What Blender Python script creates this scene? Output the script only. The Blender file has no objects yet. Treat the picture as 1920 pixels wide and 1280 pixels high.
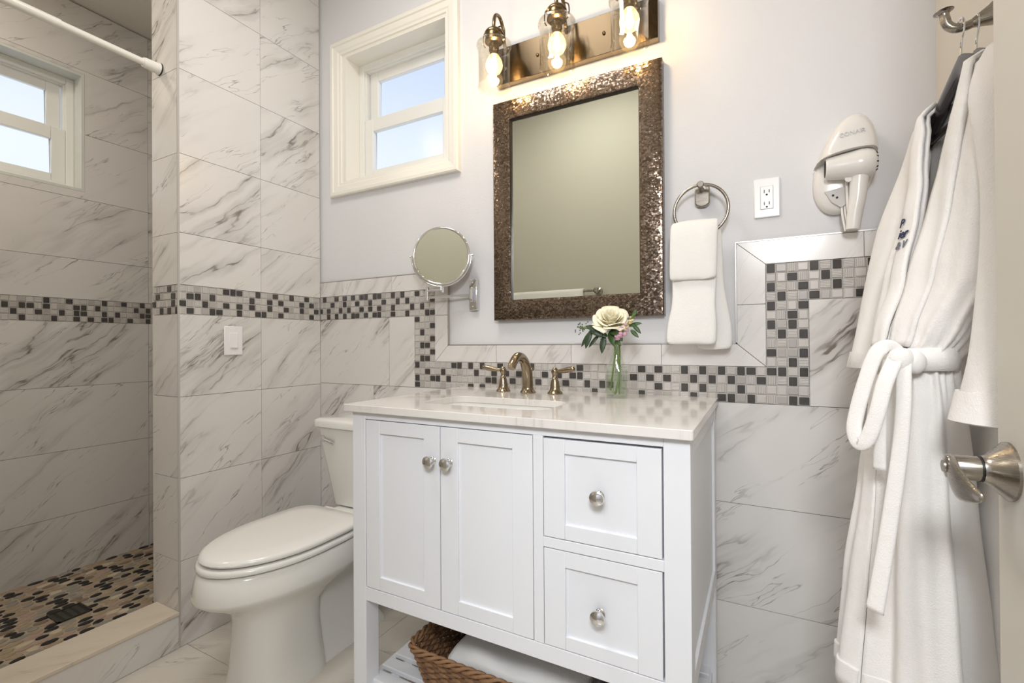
import bpy, bmesh, math, random
from mathutils import Vector, Matrix, Euler
random.seed(7)
R = math.radians
sc = bpy.context.scene
C = sc.collection

# ------------------------------------------------------------------ camera
HC = 1.11
yaw, pitch, roll = R(27.96883), R(0.265139), R(-0.377731)
fwd = Vector((-math.sin(yaw)*math.cos(pitch), math.cos(yaw)*math.cos(pitch), math.sin(pitch)))
rt = Vector((math.cos(yaw), math.sin(yaw), 0)); up = rt.cross(fwd)
r2 = math.cos(roll)*rt + math.sin(roll)*up
u2 = -math.sin(roll)*rt + math.cos(roll)*up
cam_d = bpy.data.cameras.new('camera'); cam = bpy.data.objects.new('camera', cam_d); C.objects.link(cam)
M = Matrix((r2, u2, -fwd)).transposed().to_4x4(); M.translation = (0, 0, HC)
cam.matrix_world = M
cam_d.sensor_width = 36.0; cam_d.lens = 36.0*878.4792/1920; cam_d.clip_start = 0.02
sc.camera = cam

# ------------------------------------------------------------------ colour management, world, lights
vs = sc.view_settings
vs.view_transform = 'Standard'; vs.look = 'None'; vs.exposure = 0.24; vs.gamma = 1.0; vs.use_curve_mapping = False
sc.cycles.max_bounces = 10; sc.cycles.diffuse_bounces = 5; sc.cycles.transparent_max_bounces = 24
sc.cycles.caustics_reflective = False; sc.cycles.caustics_refractive = False
sc.cycles.sample_clamp_indirect = 4.0

w = bpy.data.worlds.new('world'); sc.world = w; w.use_nodes = True
nt = w.node_tree; nt.nodes.clear()
wo = nt.nodes.new('ShaderNodeOutputWorld'); bg = nt.nodes.new('ShaderNodeBackground')
tc = nt.nodes.new('ShaderNodeTexCoord'); sx = nt.nodes.new('ShaderNodeSeparateXYZ'); cr = nt.nodes.new('ShaderNodeValToRGB')
nt.links.new(tc.outputs['Generated'], sx.inputs[0]); nt.links.new(sx.outputs[2], cr.inputs[0])
cr.color_ramp.elements[0].position = 0.30; cr.color_ramp.elements[0].color = (0.84, 0.89, 1.0, 1)
cr.color_ramp.elements[1].position = 0.62; cr.color_ramp.elements[1].color = (0.50, 0.61, 0.90, 1)
nt.links.new(cr.outputs[0], bg.inputs[0]); bg.inputs[1].default_value = 1.0
nt.links.new(bg.outputs[0], wo.inputs[0])

def area(name, loc, rot, sx_, sy_, energy, col, portal=False, spread=None):
    d = bpy.data.lights.new(name, 'AREA'); d.shape = 'RECTANGLE'; d.size = sx_; d.size_y = sy_
    d.energy = energy; d.color = col
    if spread: d.spread = spread
    o = bpy.data.objects.new(name, d); o.location = loc; o.rotation_euler = rot; C.objects.link(o)
    if portal: d.cycles.is_portal = True
    return o
area('ceiling_lamp', (-0.95, 0.62, 2.93), (0, 0, 0), 0.55, 0.55, 14.0, (1.0, 0.975, 0.94))
area('shower_lamp', (-2.45, 0.25, 2.75), (0, 0, 0), 0.16, 0.16, 5.5, (1.0, 0.88, 0.74))
area('camera_side_light', (0.16, -0.42, 1.86), (R(74), 0, R(10)), 0.30, 0.30, 14.0, (0.97, 0.98, 1.0))  # added unseen flash-like light beside the camera, not a hall fixture
area('hall_fill_light', (-0.05, -1.15, 2.57), (0, 0, 0), 0.9, 0.9, 34.0, (0.90, 0.945, 1.0))  # made-up source, added as cool fill through the doorway
area('window_portal', (-1.435, 1.76, 2.17), (R(-90), 0, 0), 0.62, 0.62, 1.0, (1, 1, 1), portal=True)

# ------------------------------------------------------------------ helpers
def hexc(h):
    h = h.lstrip('#'); v = [int(h[i:i+2], 16)/255 for i in (0, 2, 4)]
    return tuple((c/12.92 if c <= 0.04045 else ((c+0.055)/1.055)**2.4) for c in v)+(1,)

class N:
    """tiny node-graph helper"""
    def __init__(s, name):
        s.m = bpy.data.materials.new(name); s.m.use_nodes = True; s.t = s.m.node_tree; s.t.nodes.clear()
        s.out = s.t.nodes.new('ShaderNodeOutputMaterial')
    def n(s, typ, ins=None, **kw):
        nd = s.t.nodes.new('ShaderNode'+typ)
        for k, v in kw.items(): setattr(nd, k, v)
        for k, v in (ins or {}).items():
            if isinstance(v, bpy.types.NodeSocket): s.t.links.new(v, nd.inputs[k])
            else: nd.inputs[k].default_value = v
        return nd
    def math(s, op, a, b=None, c=None, clamp=False):
        ins = {0: a}
        if b is not None: ins[1] = b
        if c is not None: ins[2] = c
        nd = s.n('Math', ins, operation=op); nd.use_clamp = clamp
        return nd.outputs[0]
    def mix(s, f, a, b):
        nd = s.n('Mix', {0: f, 6: a, 7: b}, data_type='RGBA'); return nd.outputs[2]
    def ramp(s, f, stops):
        nd = s.n('ValToRGB', {0: f}); e = nd.color_ramp.elements
        while len(e) < len(stops): e.new(0.5)
        for i, (p, c) in enumerate(stops): e[i].position = p; e[i].color = c if len(c) == 4 else (*c, 1)
        return nd.outputs[0]
    def bump(s, h, dist=0.001, strength=1.0, normal=None):
        ins = {'Height': h, 'Distance': dist, 'Strength': strength}
        if normal is not None: ins['Normal'] = normal
        return s.n('Bump', ins).outputs[0]
    def pbr(s, col, rough=0.5, metal=0.0, normal=None, **kw):
        ins = {'Base Color': col, 'Roughness': rough, 'Metallic': metal}
        if normal is not None: ins['Normal'] = normal
        ins.update(kw)
        b = s.n('BsdfPrincipled', ins); s.t.links.new(b.outputs[0], s.out.inputs[0]); return b

def simple(name, col, rough=0.5, metal=0.0, noise=0.0, nscale=40, bump=0.0, bscale=60, **kw):
    g = N(name); co = hexc(col) if isinstance(col, str) else col
    tcn = g.n('TexCoord').outputs['Object']
    c = co; nrm = None
    if noise:
        nz = g.n('TexNoise', {'Vector': tcn, 'Scale': nscale, 'Detail': 4.0}).outputs[0]
        c = g.mix(g.math('MULTIPLY', nz, noise), co, tuple(x*0.55 for x in co[:3])+(1,))
    if bump:
        nb = g.n('TexNoise', {'Vector': tcn, 'Scale': bscale, 'Detail': 3.0}).outputs[0]
        nrm = g.bump(nb, bump)
    g.pbr(c, rough, metal, nrm, **kw)
    return g.m

def marble(name, base, vein, rough=0.22, ang=40, seed=0.0, amount=1.0, scale=1.0):
    g = N(name)
    uv = g.n('UVMap', uv_map='UVMap').outputs[0]
    off = g.n('Attribute', attribute_name='off').outputs['Vector']
    p = g.n('VectorMath', {0: uv, 1: off}, operation='ADD').outputs[0]
    rot = g.n('Mapping', {'Vector': p, 'Rotation': (0, 0, R(-ang)), 'Location': (seed, seed*1.7, seed), 'Scale': (scale, scale, scale)}).outputs[0]
    warp = g.n('TexNoise', {'Vector': rot, 'Scale': 3.0, 'Detail': 4.0, 'Roughness': 0.6})
    wv = g.n('VectorMath', {0: g.n('VectorMath', {0: warp.outputs['Color'], 1: (0.5, 0.5, 0.5)}, operation='SUBTRACT').outputs[0], 3: 0.10}, operation='SCALE').outputs[0]
    rw = g.n('VectorMath', {0: rot, 1: wv}, operation='ADD').outputs[0]
    st = g.n('Mapping', {'Vector': rw, 'Scale': (0.42, 3.6, 1.0)}).outputs[0]
    wob = g.n('TexNoise', {'Vector': st, 'Scale': 1.7, 'Detail': 4.0, 'Roughness': 0.55}).outputs[0]
    ridge = g.math('ABSOLUTE', g.math('SUBTRACT', wob, 0.5))
    thin = g.n('MapRange', {0: ridge, 1: 0.0, 2: 0.011, 3: 1.0, 4: 0.0}, interpolation_type='SMOOTHSTEP').outputs[0]
    wide = g.n('MapRange', {0: ridge, 1: 0.0, 2: 0.085, 3: 1.0, 4: 0.0}, interpolation_type='SMOOTHSTEP').outputs[0]
    mst = g.n('Mapping', {'Vector': rot, 'Scale': (0.8, 1.7, 1.0)}).outputs[0]
    mk = g.n('TexNoise', {'Vector': mst, 'Scale': 2.6, 'Detail': 2.0}).outputs[0]
    mask = g.n('MapRange', {0: mk, 1: 0.41, 2: 0.66, 3: 0.0, 4: 1.0}, interpolation_type='SMOOTHSTEP').outputs[0]
    st2 = g.n('Mapping', {'Vector': rw, 'Scale': (0.7, 6.4, 1.0), 'Location': (3.1, 1.2, 0)}).outputs[0]
    w2 = g.n('TexNoise', {'Vector': st2, 'Scale': 1.9, 'Detail': 4.0, 'Roughness': 0.6}).outputs[0]
    r2_ = g.math('ABSOLUTE', g.math('SUBTRACT', w2, 0.52))
    fine = g.n('MapRange', {0: r2_, 1: 0.0, 2: 0.010, 3: 1.0, 4: 0.0}, interpolation_type='SMOOTHSTEP').outputs[0]
    mk2 = g.n('TexNoise', {'Vector': mst, 'Scale': 4.6, 'Detail': 2.0}).outputs[0]
    mask2 = g.n('MapRange', {0: mk2, 1: 0.44, 2: 0.62, 3: 0.0, 4: 1.0}, interpolation_type='SMOOTHSTEP').outputs[0]
    brk = g.n('TexNoise', {'Vector': rot, 'Scale': 17.0, 'Detail': 2.0}).outputs[0]
    brk = g.n('MapRange', {0: brk, 1: 0.32, 2: 0.62, 3: 0.25, 4: 1.0}).outputs[0]
    a = g.math('MULTIPLY', g.math('MULTIPLY', g.math('MULTIPLY', thin, mask), brk), 0.70*amount)
    b = g.math('MULTIPLY', g.math('MULTIPLY', wide, mask), 0.27*amount)
    c = g.math('MULTIPLY', g.math('MULTIPLY', g.math('MULTIPLY', fine, mask2), brk), 0.72*amount)
    f = g.math('ADD', g.math('ADD', a, b), c, clamp=True)
    hue = g.n('TexNoise', {'Vector': rot, 'Scale': 5.0}).outputs[0]
    vc = g.mix(hue, hexc(vein), hexc('#7d7266'))
    cloud = g.n('TexNoise', {'Vector': rot, 'Scale': 1.6, 'Detail': 3.0}).outputs[0]
    bc = g.mix(g.math('MULTIPLY', cloud, 0.35), hexc(base), tuple(x*0.86 for x in hexc(base)[:3])+(1,))
    g.pbr(g.mix(f, bc, vc), rough)
    return g.m

def glass_thin(name, tint=(1, 1, 1, 1), rough=0.02, ior=1.45, base=0.04, edge=0.5, warm=None):
    """clear thin glass: looks through, reflects at the rim"""
    g = N(name)
    tr = g.n('BsdfTransparent', {0: tint}); gl = g.n('BsdfGlossy', {0: (1, 1, 1, 1), 1: rough})
    lw = g.n('LayerWeight', {0: 0.25}).outputs['Facing']
    f = g.math('ADD', g.math('MULTIPLY', g.math('POWER', lw, 2.5), edge), base, clamp=True)
    mx = g.n('MixShader', {0: f, 1: tr.outputs[0], 2: gl.outputs[0]})
    if warm:
        em = g.n('Emission', {0: warm[0], 1: warm[1]})
        ad = g.n('AddShader', {0: mx.outputs[0], 1: em.outputs[0]}); g.t.links.new(ad.outputs[0], g.out.inputs[0])
    else:
        g.t.links.new(mx.outputs[0], g.out.inputs[0])
    return g.m

def emit(name, col, s):
    g = N(name); e = g.n('Emission', {0: col, 1: s}); g.t.links.new(e.outputs[0], g.out.inputs[0]); return g.m

def cloth(name, col, bscale=420, dist=0.0012):
    g = N(name); t = g.n('TexCoord').outputs['Object']
    n1 = g.n('TexNoise', {'Vector': t, 'Scale': bscale, 'Detail': 2.0}).outputs[0]
    n2 = g.n('TexNoise', {'Vector': t, 'Scale': 26.0, 'Detail': 3.0}).outputs[0]
    h = g.math('ADD', g.math('MULTIPLY', n1, 0.6), g.math('MULTIPLY', n2, 1.6))
    g.pbr(hexc(col), 0.95, 0.0, g.bump(h, dist), **{'Sheen Weight': 0.25, 'Sheen Roughness': 0.5, 'Specular IOR Level': 0.15})
    return g.m

def brushed(name, col, rough=0.28, scale=(8, 8, 300)):
    g = N(name); t = g.n('TexCoord').outputs['Object']
    m = g.n('Mapping', {'Vector': t, 'Scale': scale}).outputs[0]
    nz = g.n('TexNoise', {'Vector': m, 'Scale': 6.0, 'Detail': 2.0}).outputs[0]
    rg = g.n('MapRange', {0: nz, 1: 0.3, 2: 0.7, 3: rough*0.75, 4: rough*1.25}).outputs[0]
    g.pbr(hexc(col), rg, 1.0)
    return g.m

# ------------------------------------------------------------------ materials
MT = {}
MT['paint'] = simple('wall_paint', '#dbdbde', 0.75, bump=0.0004, bscale=180)
MT['paint_warm'] = simple('wall_paint_warm', '#d6d0c6', 0.8, bump=0.0004, bscale=180)
MT['ceil'] = simple('ceiling_paint', '#d8d5cf', 0.9)
MT['trim'] = simple('trim_paint', '#ebe8df', 0.38)
MT['vinyl'] = simple('window_vinyl', '#e9e9e5', 0.35)
MT['marble'] = marble('marble_tile', '#dcd9d6', '#6b6865', 0.22, 40)
MT['marble_soft'] = marble('marble_border', '#dfdcda', '#8a8784', 0.2, 55, 4.0, 0.6)
MT['marble_floor'] = marble('marble_floor_tile', '#d2ccc2', '#77706a', 0.25, 30, 9.0)
MT['quartz'] = marble('quartz_top', '#e0dcd8', '#a5a19e', 0.09, 20, 2.0, 0.45, 1.6)
MT['cream'] = marble('cream_stone', '#d6cbbb', '#8c7f70', 0.28, 35, 6.0, 0.35)
MT['grout'] = simple('grout', '#b5b1ac', 0.9)
MT['cabinet'] = simple('cabinet_paint', '#e4e6eb', 0.33)
MT['ceramic'] = simple('white_ceramic', '#e6e5e1', 0.07)
MT['seat'] = simple('seat_plastic', '#e4e3df', 0.16)
MT['chrome'] = simple('chrome', (0.75, 0.75, 0.76, 1), 0.07, 1.0)
MT['nickel'] = brushed('brushed_nickel', '#a39d94', 0.26)
MT['bronze'] = brushed('brushed_bronze', '#9a8c76', 0.22)
MT['oldbrass'] = brushed('antique_brass', '#7c6b52', 0.27)
def plate_metal():
    g = N('light_bar_metal'); tg = g.n('CombineXYZ', {0: 0.0, 1: 0.0, 2: 1.0}).outputs[0]
    g.pbr(hexc('#544838'), 0.22, 1.0, None, **{'Anisotropic': 0.95, 'Tangent': tg}); return g.m
MT['plate_metal'] = plate_metal()
MT['white_pl'] = simple('white_plastic', '#e9e9ea', 0.3)
MT['ivory_pl'] = simple('ivory_plastic', '#e5e2de', 0.22)
MT['dark'] = simple('dark_slot', '#1a1a1a', 0.6)
MT['black_rub'] = simple('black_rubber', '#161616', 0.5)
MT['mirror'] = simple('mirror_glass', (0.73, 0.75, 0.69, 1), 0.004, 1.0)
MT['terry'] = cloth('white_terry', '#e6e3e0')
MT['towel'] = cloth('white_towel', '#ebeae7', 300, 0.0012)
MT['navy'] = simple('navy_thread', '#1c2a4a', 0.7)
MT['grey_thread'] = simple('grey_thread', '#6d7078', 0.7)
MT['wood_dark'] = simple('dark_hanger_wood', '#2e2628', 0.22, noise=0.7, nscale=20)
MT['door'] = simple('door_paint', '#d2cdc2', 0.42)
MT['wicker'] = simple('wicker', '#97714e', 0.6, noise=1.0, nscale=45, bump=0.002, bscale=120)
MT['wicker_d'] = simple('wicker_dark_reed', '#7c5a3e', 0.6, noise=1.0, nscale=45, bump=0.002, bscale=120)  # darker brown reed for alternate rows, stakes and base
MT['rod'] = simple('white_rod_enamel', '#e8e6e0', 0.25)
MT['pane'] = glass_thin('window_glass', (0.97, 0.985, 1.0, 1), 0.25, base=0.03, edge=0.25)
MT['shade'] = glass_thin('lamp_shade_glass', (0.97, 0.96, 0.93, 1), 0.06, base=0.06, edge=1.0)
MT['bulb'] = glass_thin('bulb_glass', (1, 0.97, 0.9, 1), 0.02, base=0.03, edge=0.5, warm=((1.0, 0.68, 0.32, 1), 1.0))
MT['filament'] = emit('bulb_glow', (1.0, 0.72, 0.38, 1), 60.0)
MT['vase'] = glass_thin('vase_glass', (0.95, 0.97, 0.95, 1), 0.01, base=0.05, edge=0.9)
MT['water'] = glass_thin('vase_water', (0.93, 0.95, 0.91, 1), 0.01, base=0.03, edge=0.3)
MT['petal'] = simple('rose_petal', '#f3eed6', 0.6, **{'Subsurface Weight': 0.15, 'Subsurface Radius': (0.01, 0.008, 0.004)})
MT['leaf'] = simple('leaf', '#3d5a2c', 0.45, noise=0.5, nscale=60)
MT['leaf_d'] = simple('leaf_dark', '#2c4228', 0.45, noise=0.5, nscale=60)
MT['stem'] = simple('stem', '#65852f', 0.45, noise=0.4, nscale=90)
MT['pink'] = simple('pink_floret', '#c89cae', 0.6)
MT['blush'] = simple('blush_bud', '#d7c79f', 0.6)
MT['berry'] = simple('seed_pod', '#6b7465', 0.5)
MT['tile_dark'] = simple('dark_glass_tile', '#4a4745', 0.06, noise=0.3, nscale=90)
MT['tile_plain'] = simple('pale_stone_tile', '#c9c4bf', 0.35, noise=0.3, nscale=30)
MT['tile_grey'] = simple('grey_stone_tile', '#b4afab', 0.35, noise=0.4, nscale=30)
def groove(name, axis):
    g = N(name); uv = g.n('UVMap', uv_map='UVMap').outputs[0]; s = g.n('SeparateXYZ', {0: uv})
    wv = g.math('SINE', g.math('MULTIPLY', s.outputs[axis], 2*math.pi/0.0044))
    f = g.n('MapRange', {0: wv, 1: 0.2, 2: 0.9, 3: 0.0, 4: 0.55}).outputs[0]
    g.pbr(g.mix(f, hexc('#cbc7c3'), hexc('#837e7a')), 0.4, 0.0, g.bump(wv, 0.0008, 0.6)); return g.m
MT['groove_h'] = groove('combed_tile_across', 1); MT['groove_v'] = groove('combed_tile_up', 0)

def hammered():
    g = N('hammered_bronze_chips'); t = g.n('TexCoord').outputs['Object']
    m = g.n('Mapping', {'Vector': t, 'Scale': (1.0, 0.6, 1.25)}).outputs[0]
    v = g.n('TexVoronoi', {'Vector': m, 'Scale': 165.0, 'Randomness': 0.8}, feature='F1')
    ve = g.n('TexVoronoi', {'Vector': m, 'Scale': 165.0, 'Randomness': 0.8}, feature='DISTANCE_TO_EDGE')
    cc = g.n('VectorMath', {0: v.outputs['Color'], 1: (0.5, 0.5, 0.5)}, operation='SUBTRACT').outputs[0]
    sc_ = g.n('VectorMath', {0: cc, 3: 0.20}, operation='SCALE').outputs[0]
    geo = g.n('NewGeometry').outputs['Normal']
    nn = g.n('VectorMath', {0: g.n('VectorMath', {0: geo, 1: sc_}, operation='ADD').outputs[0]}, operation='NORMALIZE').outputs[0]
    edge = g.n('MapRange', {0: ve.outputs['Distance'], 1: 0.0, 2: 0.12, 3: 1.0, 4: 0.0}).outputs[0]
    sp = g.n('SeparateColor', {0: v.outputs['Color']})
    base = g.mix(sp.outputs[0], hexc('#5d5047'), hexc('#9a897a'))
    col = g.mix(g.math('MULTIPLY', edge, 0.75), base, hexc('#3b2f26'))
    g.pbr(col, 0.22, 0.92, nn); return g.m
MT['hammered'] = hammered()

# ------------------------------------------------------------------ mesh builders
class B:
    def __init__(s): s.bm = bmesh.new(); s.mi = 0
    def face(s, vs):
        try:
            f = s.bm.faces.new(vs); f.material_index = s.mi; f.smooth = True; return f
        except ValueError: return None
    def v(s, p): return s.bm.verts.new(p)
    def box(s, x0, y0, z0, x1, y1, z1):
        if x0 > x1: x0, x1 = x1, x0
        if y0 > y1: y0, y1 = y1, y0
        if z0 > z1: z0, z1 = z1, z0
        V = [s.v(p) for p in ((x0,y0,z0),(x1,y0,z0),(x1,y1,z0),(x0,y1,z0),(x0,y0,z1),(x1,y0,z1),(x1,y1,z1),(x0,y1,z1))]
        for q in ((0,3,2,1),(4,5,6,7),(0,1,5,4),(1,2,6,5),(2,3,7,6),(3,0,4,7)): s.face([V[i] for i in q])
        return s
    def loft(s, rings, cap0=True, cap1=True, closed=True):
        VR = [[s.v(p) for p in r] for r in rings]
        n = len(rings[0])
        for a, b in zip(VR[:-1], VR[1:]):
            for i in range(n if closed else n-1):
                j = (i+1) % n; s.face([a[i], a[j], b[j], b[i]])
        if cap0: s.face(list(reversed(VR[0])))
        if cap1: s.face(VR[-1])
        return s
    def grid(s, P):
        VR = [[s.v(p) for p in r] for r in P]
        for a, b in zip(VR[:-1], VR[1:]):
            for i in range(len(a)-1): s.face([a[i], a[i+1], b[i+1], b[i]])
        return s
    def tube(s, pts, rad, seg=12, closed=False, caps=True, flat=None):
        pts = [Vector(p) for p in pts]; n = len(pts)
        rad = rad if isinstance(rad, (list, tuple)) else [rad]*n
        T = []
        for i in range(n):
            a = pts[i-1] if (i > 0 or closed) else pts[i]; b = pts[(i+1) % n] if (i < n-1 or closed) else pts[i]
            T.append((b-a).normalized())
        ref = Vector((0, 0, 1)) if abs(T[0].z) < 0.9 else Vector((0, 1, 0))
        u = (ref - T[0]*ref.dot(T[0])).normalized(); rings = []
        for i in range(n):
            u = (u - T[i]*u.dot(T[i])).normalized(); vv = T[i].cross(u)
            fu = 1.0 if flat is None else flat
            rings.append([pts[i] + u*(rad[i]*fu*math.cos(2*math.pi*k/seg)) + vv*(rad[i]*math.sin(2*math.pi*k/seg)) for k in range(seg)])
        if closed: rings.append(rings[0]); return s.loft(rings, False, False)
        return s.loft(rings, caps, caps)
    def lathe(s, prof, org, axis=(0, 0, 1), seg=28, caps=True):
        ax = Vector(axis).normalized(); ref = Vector((1, 0, 0)) if abs(ax.x) < 0.9 else Vector((0, 1, 0))
        u = (ref - ax*ref.dot(ax)).normalized(); vv = ax.cross(u); o = Vector(org)
        return s.loft([[o + ax*h + u*(r*math.cos(2*math.pi*k/seg)) + vv*(r*math.sin(2*math.pi*k/seg)) for k in range(seg)] for r, h in prof], caps, caps)
    def ball(s, c, r, sx_=1, sy_=1, sz_=1, seg=14, rows=9):
        c = Vector(c); rings = []
        for i in range(1, rows):
            a = math.pi*i/rows
            rings.append([c + Vector((r*sx_*math.sin(a)*math.cos(2*math.pi*k/seg), r*sy_*math.sin(a)*math.sin(2*math.pi*k/seg), -r*sz_*math.cos(a))) for k in range(seg)])
        return s.loft(rings)
    def poly_ext(s, pts, d):
        """polygon (list of 3-D points) extruded by vector d"""
        a = [s.v(p) for p in pts]; d = Vector(d); b = [s.v(Vector(p)+d) for p in pts]; n = len(pts)
        s.face(list(reversed(a))); s.face(b)
        for i in range(n): s.face([a[i], a[(i+1) % n], b[(i+1) % n], b[i]])
        return s

def smooth_path(pts, n=8):
    P = [Vector(p) for p in pts]; out = []
    for i in range(len(P)-1):
        p0 = P[max(i-1, 0)]; p1 = P[i]; p2 = P[i+1]; p3 = P[min(i+2, len(P)-1)]
        for k in range(n):
            t = k/n
            out.append(0.5*((2*p1)+(p2-p0)*t+(2*p0-5*p1+4*p2-p3)*t*t+(3*p1-p0-3*p2+p3)*t**3))
    out.append(P[-1]); return out

WLOC = {}
def wloc(o): return WLOC.get(o.name, Vector((0, 0, 0)))
def link(o, loc, parent):
    C.objects.link(o); loc = Vector(loc); WLOC[o.name] = loc
    if parent is not None: o.parent = parent; o.location = loc - wloc(parent)
    else: o.location = loc
    return o
def obj(name, b, mats, parent=None, smooth=40, bevel=0.0, bseg=2, sub=0, solid=0.0, soff=-1, kind=None, uv=None, keep=False):
    bm = b.bm
    if not keep: bmesh.ops.remove_doubles(bm, verts=bm.verts, dist=1e-6)
    bmesh.ops.recalc_face_normals(bm, faces=bm.faces)
    lo = Vector((min(v.co[i] for v in bm.verts) for i in range(3))); hi = Vector((max(v.co[i] for v in bm.verts) for i in range(3)))
    org = Vector(((lo.x+hi.x)/2, (lo.y+hi.y)/2, lo.z))
    if uv:  # uv in metres from world coordinates, before recentring
        L = bm.loops.layers.uv.get('UVMap') or bm.loops.layers.uv.new('UVMap')
        for f in bm.faces:
            for l in f.loops:
                p = l.vert.co; l[L].uv = (p[uv[0]], p[uv[1]])
    for v in bm.verts: v.co -= org
    me = bpy.data.meshes.new(name); bm.to_mesh(me); bm.free()
    for m in (mats if isinstance(mats, (list, tuple)) else [mats]): me.materials.append(MT[m] if isinstance(m, str) else m)
    o = bpy.data.objects.new(name, me); link(o, org, parent)
    if solid:
        md = o.modifiers.new('solidify', 'SOLIDIFY'); md.thickness = solid; md.offset = soff
    if bevel:
        md = o.modifiers.new('bevel', 'BEVEL'); md.width = bevel; md.segments = bseg; md.limit_method = 'ANGLE'; md.angle_limit = R(35); md.harden_normals = False
    if sub:
        md = o.modifiers.new('subsurf', 'SUBSURF'); md.levels = sub; md.render_levels = sub
    if smooth:
        try: me.set_sharp_from_angle(angle=R(smooth))
        except Exception: pass
    else:
        for p in me.polygons: p.use_smooth = False
    if kind: o['kind'] = kind
    return o
def thing(name, loc, label, cat, group=None):
    o = bpy.data.objects.new(name, None); o.empty_display_size = 0.05; link(o, loc, None)
    return tag(o, label, cat, group)
def tag(o, label, cat, group=None):
    o['label'] = label; o['category'] = cat
    if group: o['group'] = group
    return o
def struct(name, b, mats, parent=None, **kw):
    return obj(name, b, mats, parent, kind='structure', **kw) if parent is None else obj(name, b, mats, parent, **kw)
def struct_root(name, loc):
    o = bpy.data.objects.new(name, None); o.empty_display_size = 0.05; link(o, loc, None); o['kind'] = 'structure'; return o

# ------------------------------------------------------------------ room shell
XL, XE, XS, XR = -1.897, -2.081, -2.9, 0.408
YW, YT, YF, YE = 1.59, 1.58, -0.06, 0.95      # painted wall, tile face, front wall, end of the wing wall
ZC = 2.77; ZH = 2.95
struct('floor_base', B().box(XL-0.2, YF-0.14, -0.06, XR+0.2, YW+0.1, -0.012), 'grout')
struct('ceiling', B().box(XS-0.15, -0.2, 2.95, XR+0.15, YW+0.16, 3.03).box(XS-0.15, -0.2, ZC-0.004, XE, YW+0.16, 2.95), 'ceil', smooth=0)
# painted wall with the window opening
b = B(); W0, W1, WZ0, WZ1 = -1.724, -1.147, 1.884, 2.467; K = 0.02
for q in ((XS-0.15, W0-K, 0, ZH), (W1+K, XR+0.15, 0, ZH), (W0-K, W1+K, 0, WZ0-K), (W0-K, W1+K, WZ1+K, ZH)):
    b.box(q[0], YW, q[2], q[1], YW+0.15, q[3])
struct('wall_back', b, 'paint', smooth=0)
struct('wall_right', B().box(XR, YF-0.14, 0, XR+0.12, YW, ZH), 'paint_warm', smooth=0)
b = B(); b.box(XS-0.15, YF-0.14, 0, -0.52, YF, ZH).box(-0.52, YF-0.14, 2.08, XR, YF, ZH).box(0.335, YF-0.14, 0, XR, YF, 2.08)
struct('wall_front', b, simple('front_wall_paint', '#c9c5b8', 0.8), smooth=0)
# the hall outside the doorway
b = B(); HX0, HX1, HY0, HZ = -1.5, 1.3, -2.3, 2.6
b.box(HX0-0.1, HY0-0.1, 0, HX1+0.1, HY0, HZ).box(HX0-0.1, HY0, 0, HX0, YF-0.14, HZ).box(HX1, HY0, 0, HX1+0.1, YF-0.14, HZ).box(XR+0.12, YF-0.14, 0, HX1+0.1, YF-0.04, HZ)
struct('wall_hall', b, 'paint', smooth=0)
struct('ceiling_hall', B().box(HX0-0.1, HY0-0.1, HZ, HX1+0.1, YF-0.14, HZ+0.06), 'ceil', smooth=0)
struct('floor_hall', B().box(HX0, HY0, -0.02, HX1, YF-0.14, 0.0), simple('hall_floor', '#a59a8a', 0.4, noise=0.3, nscale=6), smooth=0)
# shower wall with its window opening
b = B(); S0, S1, SZ0, SZ1 = 0.43, 1.026, 1.873, 2.42
for q in ((YF, S0-0.012, 0, ZC), (S1+0.012, YW, 0, ZC), (S0-0.012, S1+0.012, 0, SZ0-0.012), (S0-0.012, S1+0.012, SZ1+0.012, ZC)):
    b.box(XS-0.15, q[0], q[2], XS-0.01, q[1], q[3])
struct('wall_shower_core', b, 'grout', smooth=0)
struct('wall_left_core', B().box(XE+0.01, YE+0.01, 0, XL-0.01, YW, ZH), 'grout', smooth=0)

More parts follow.
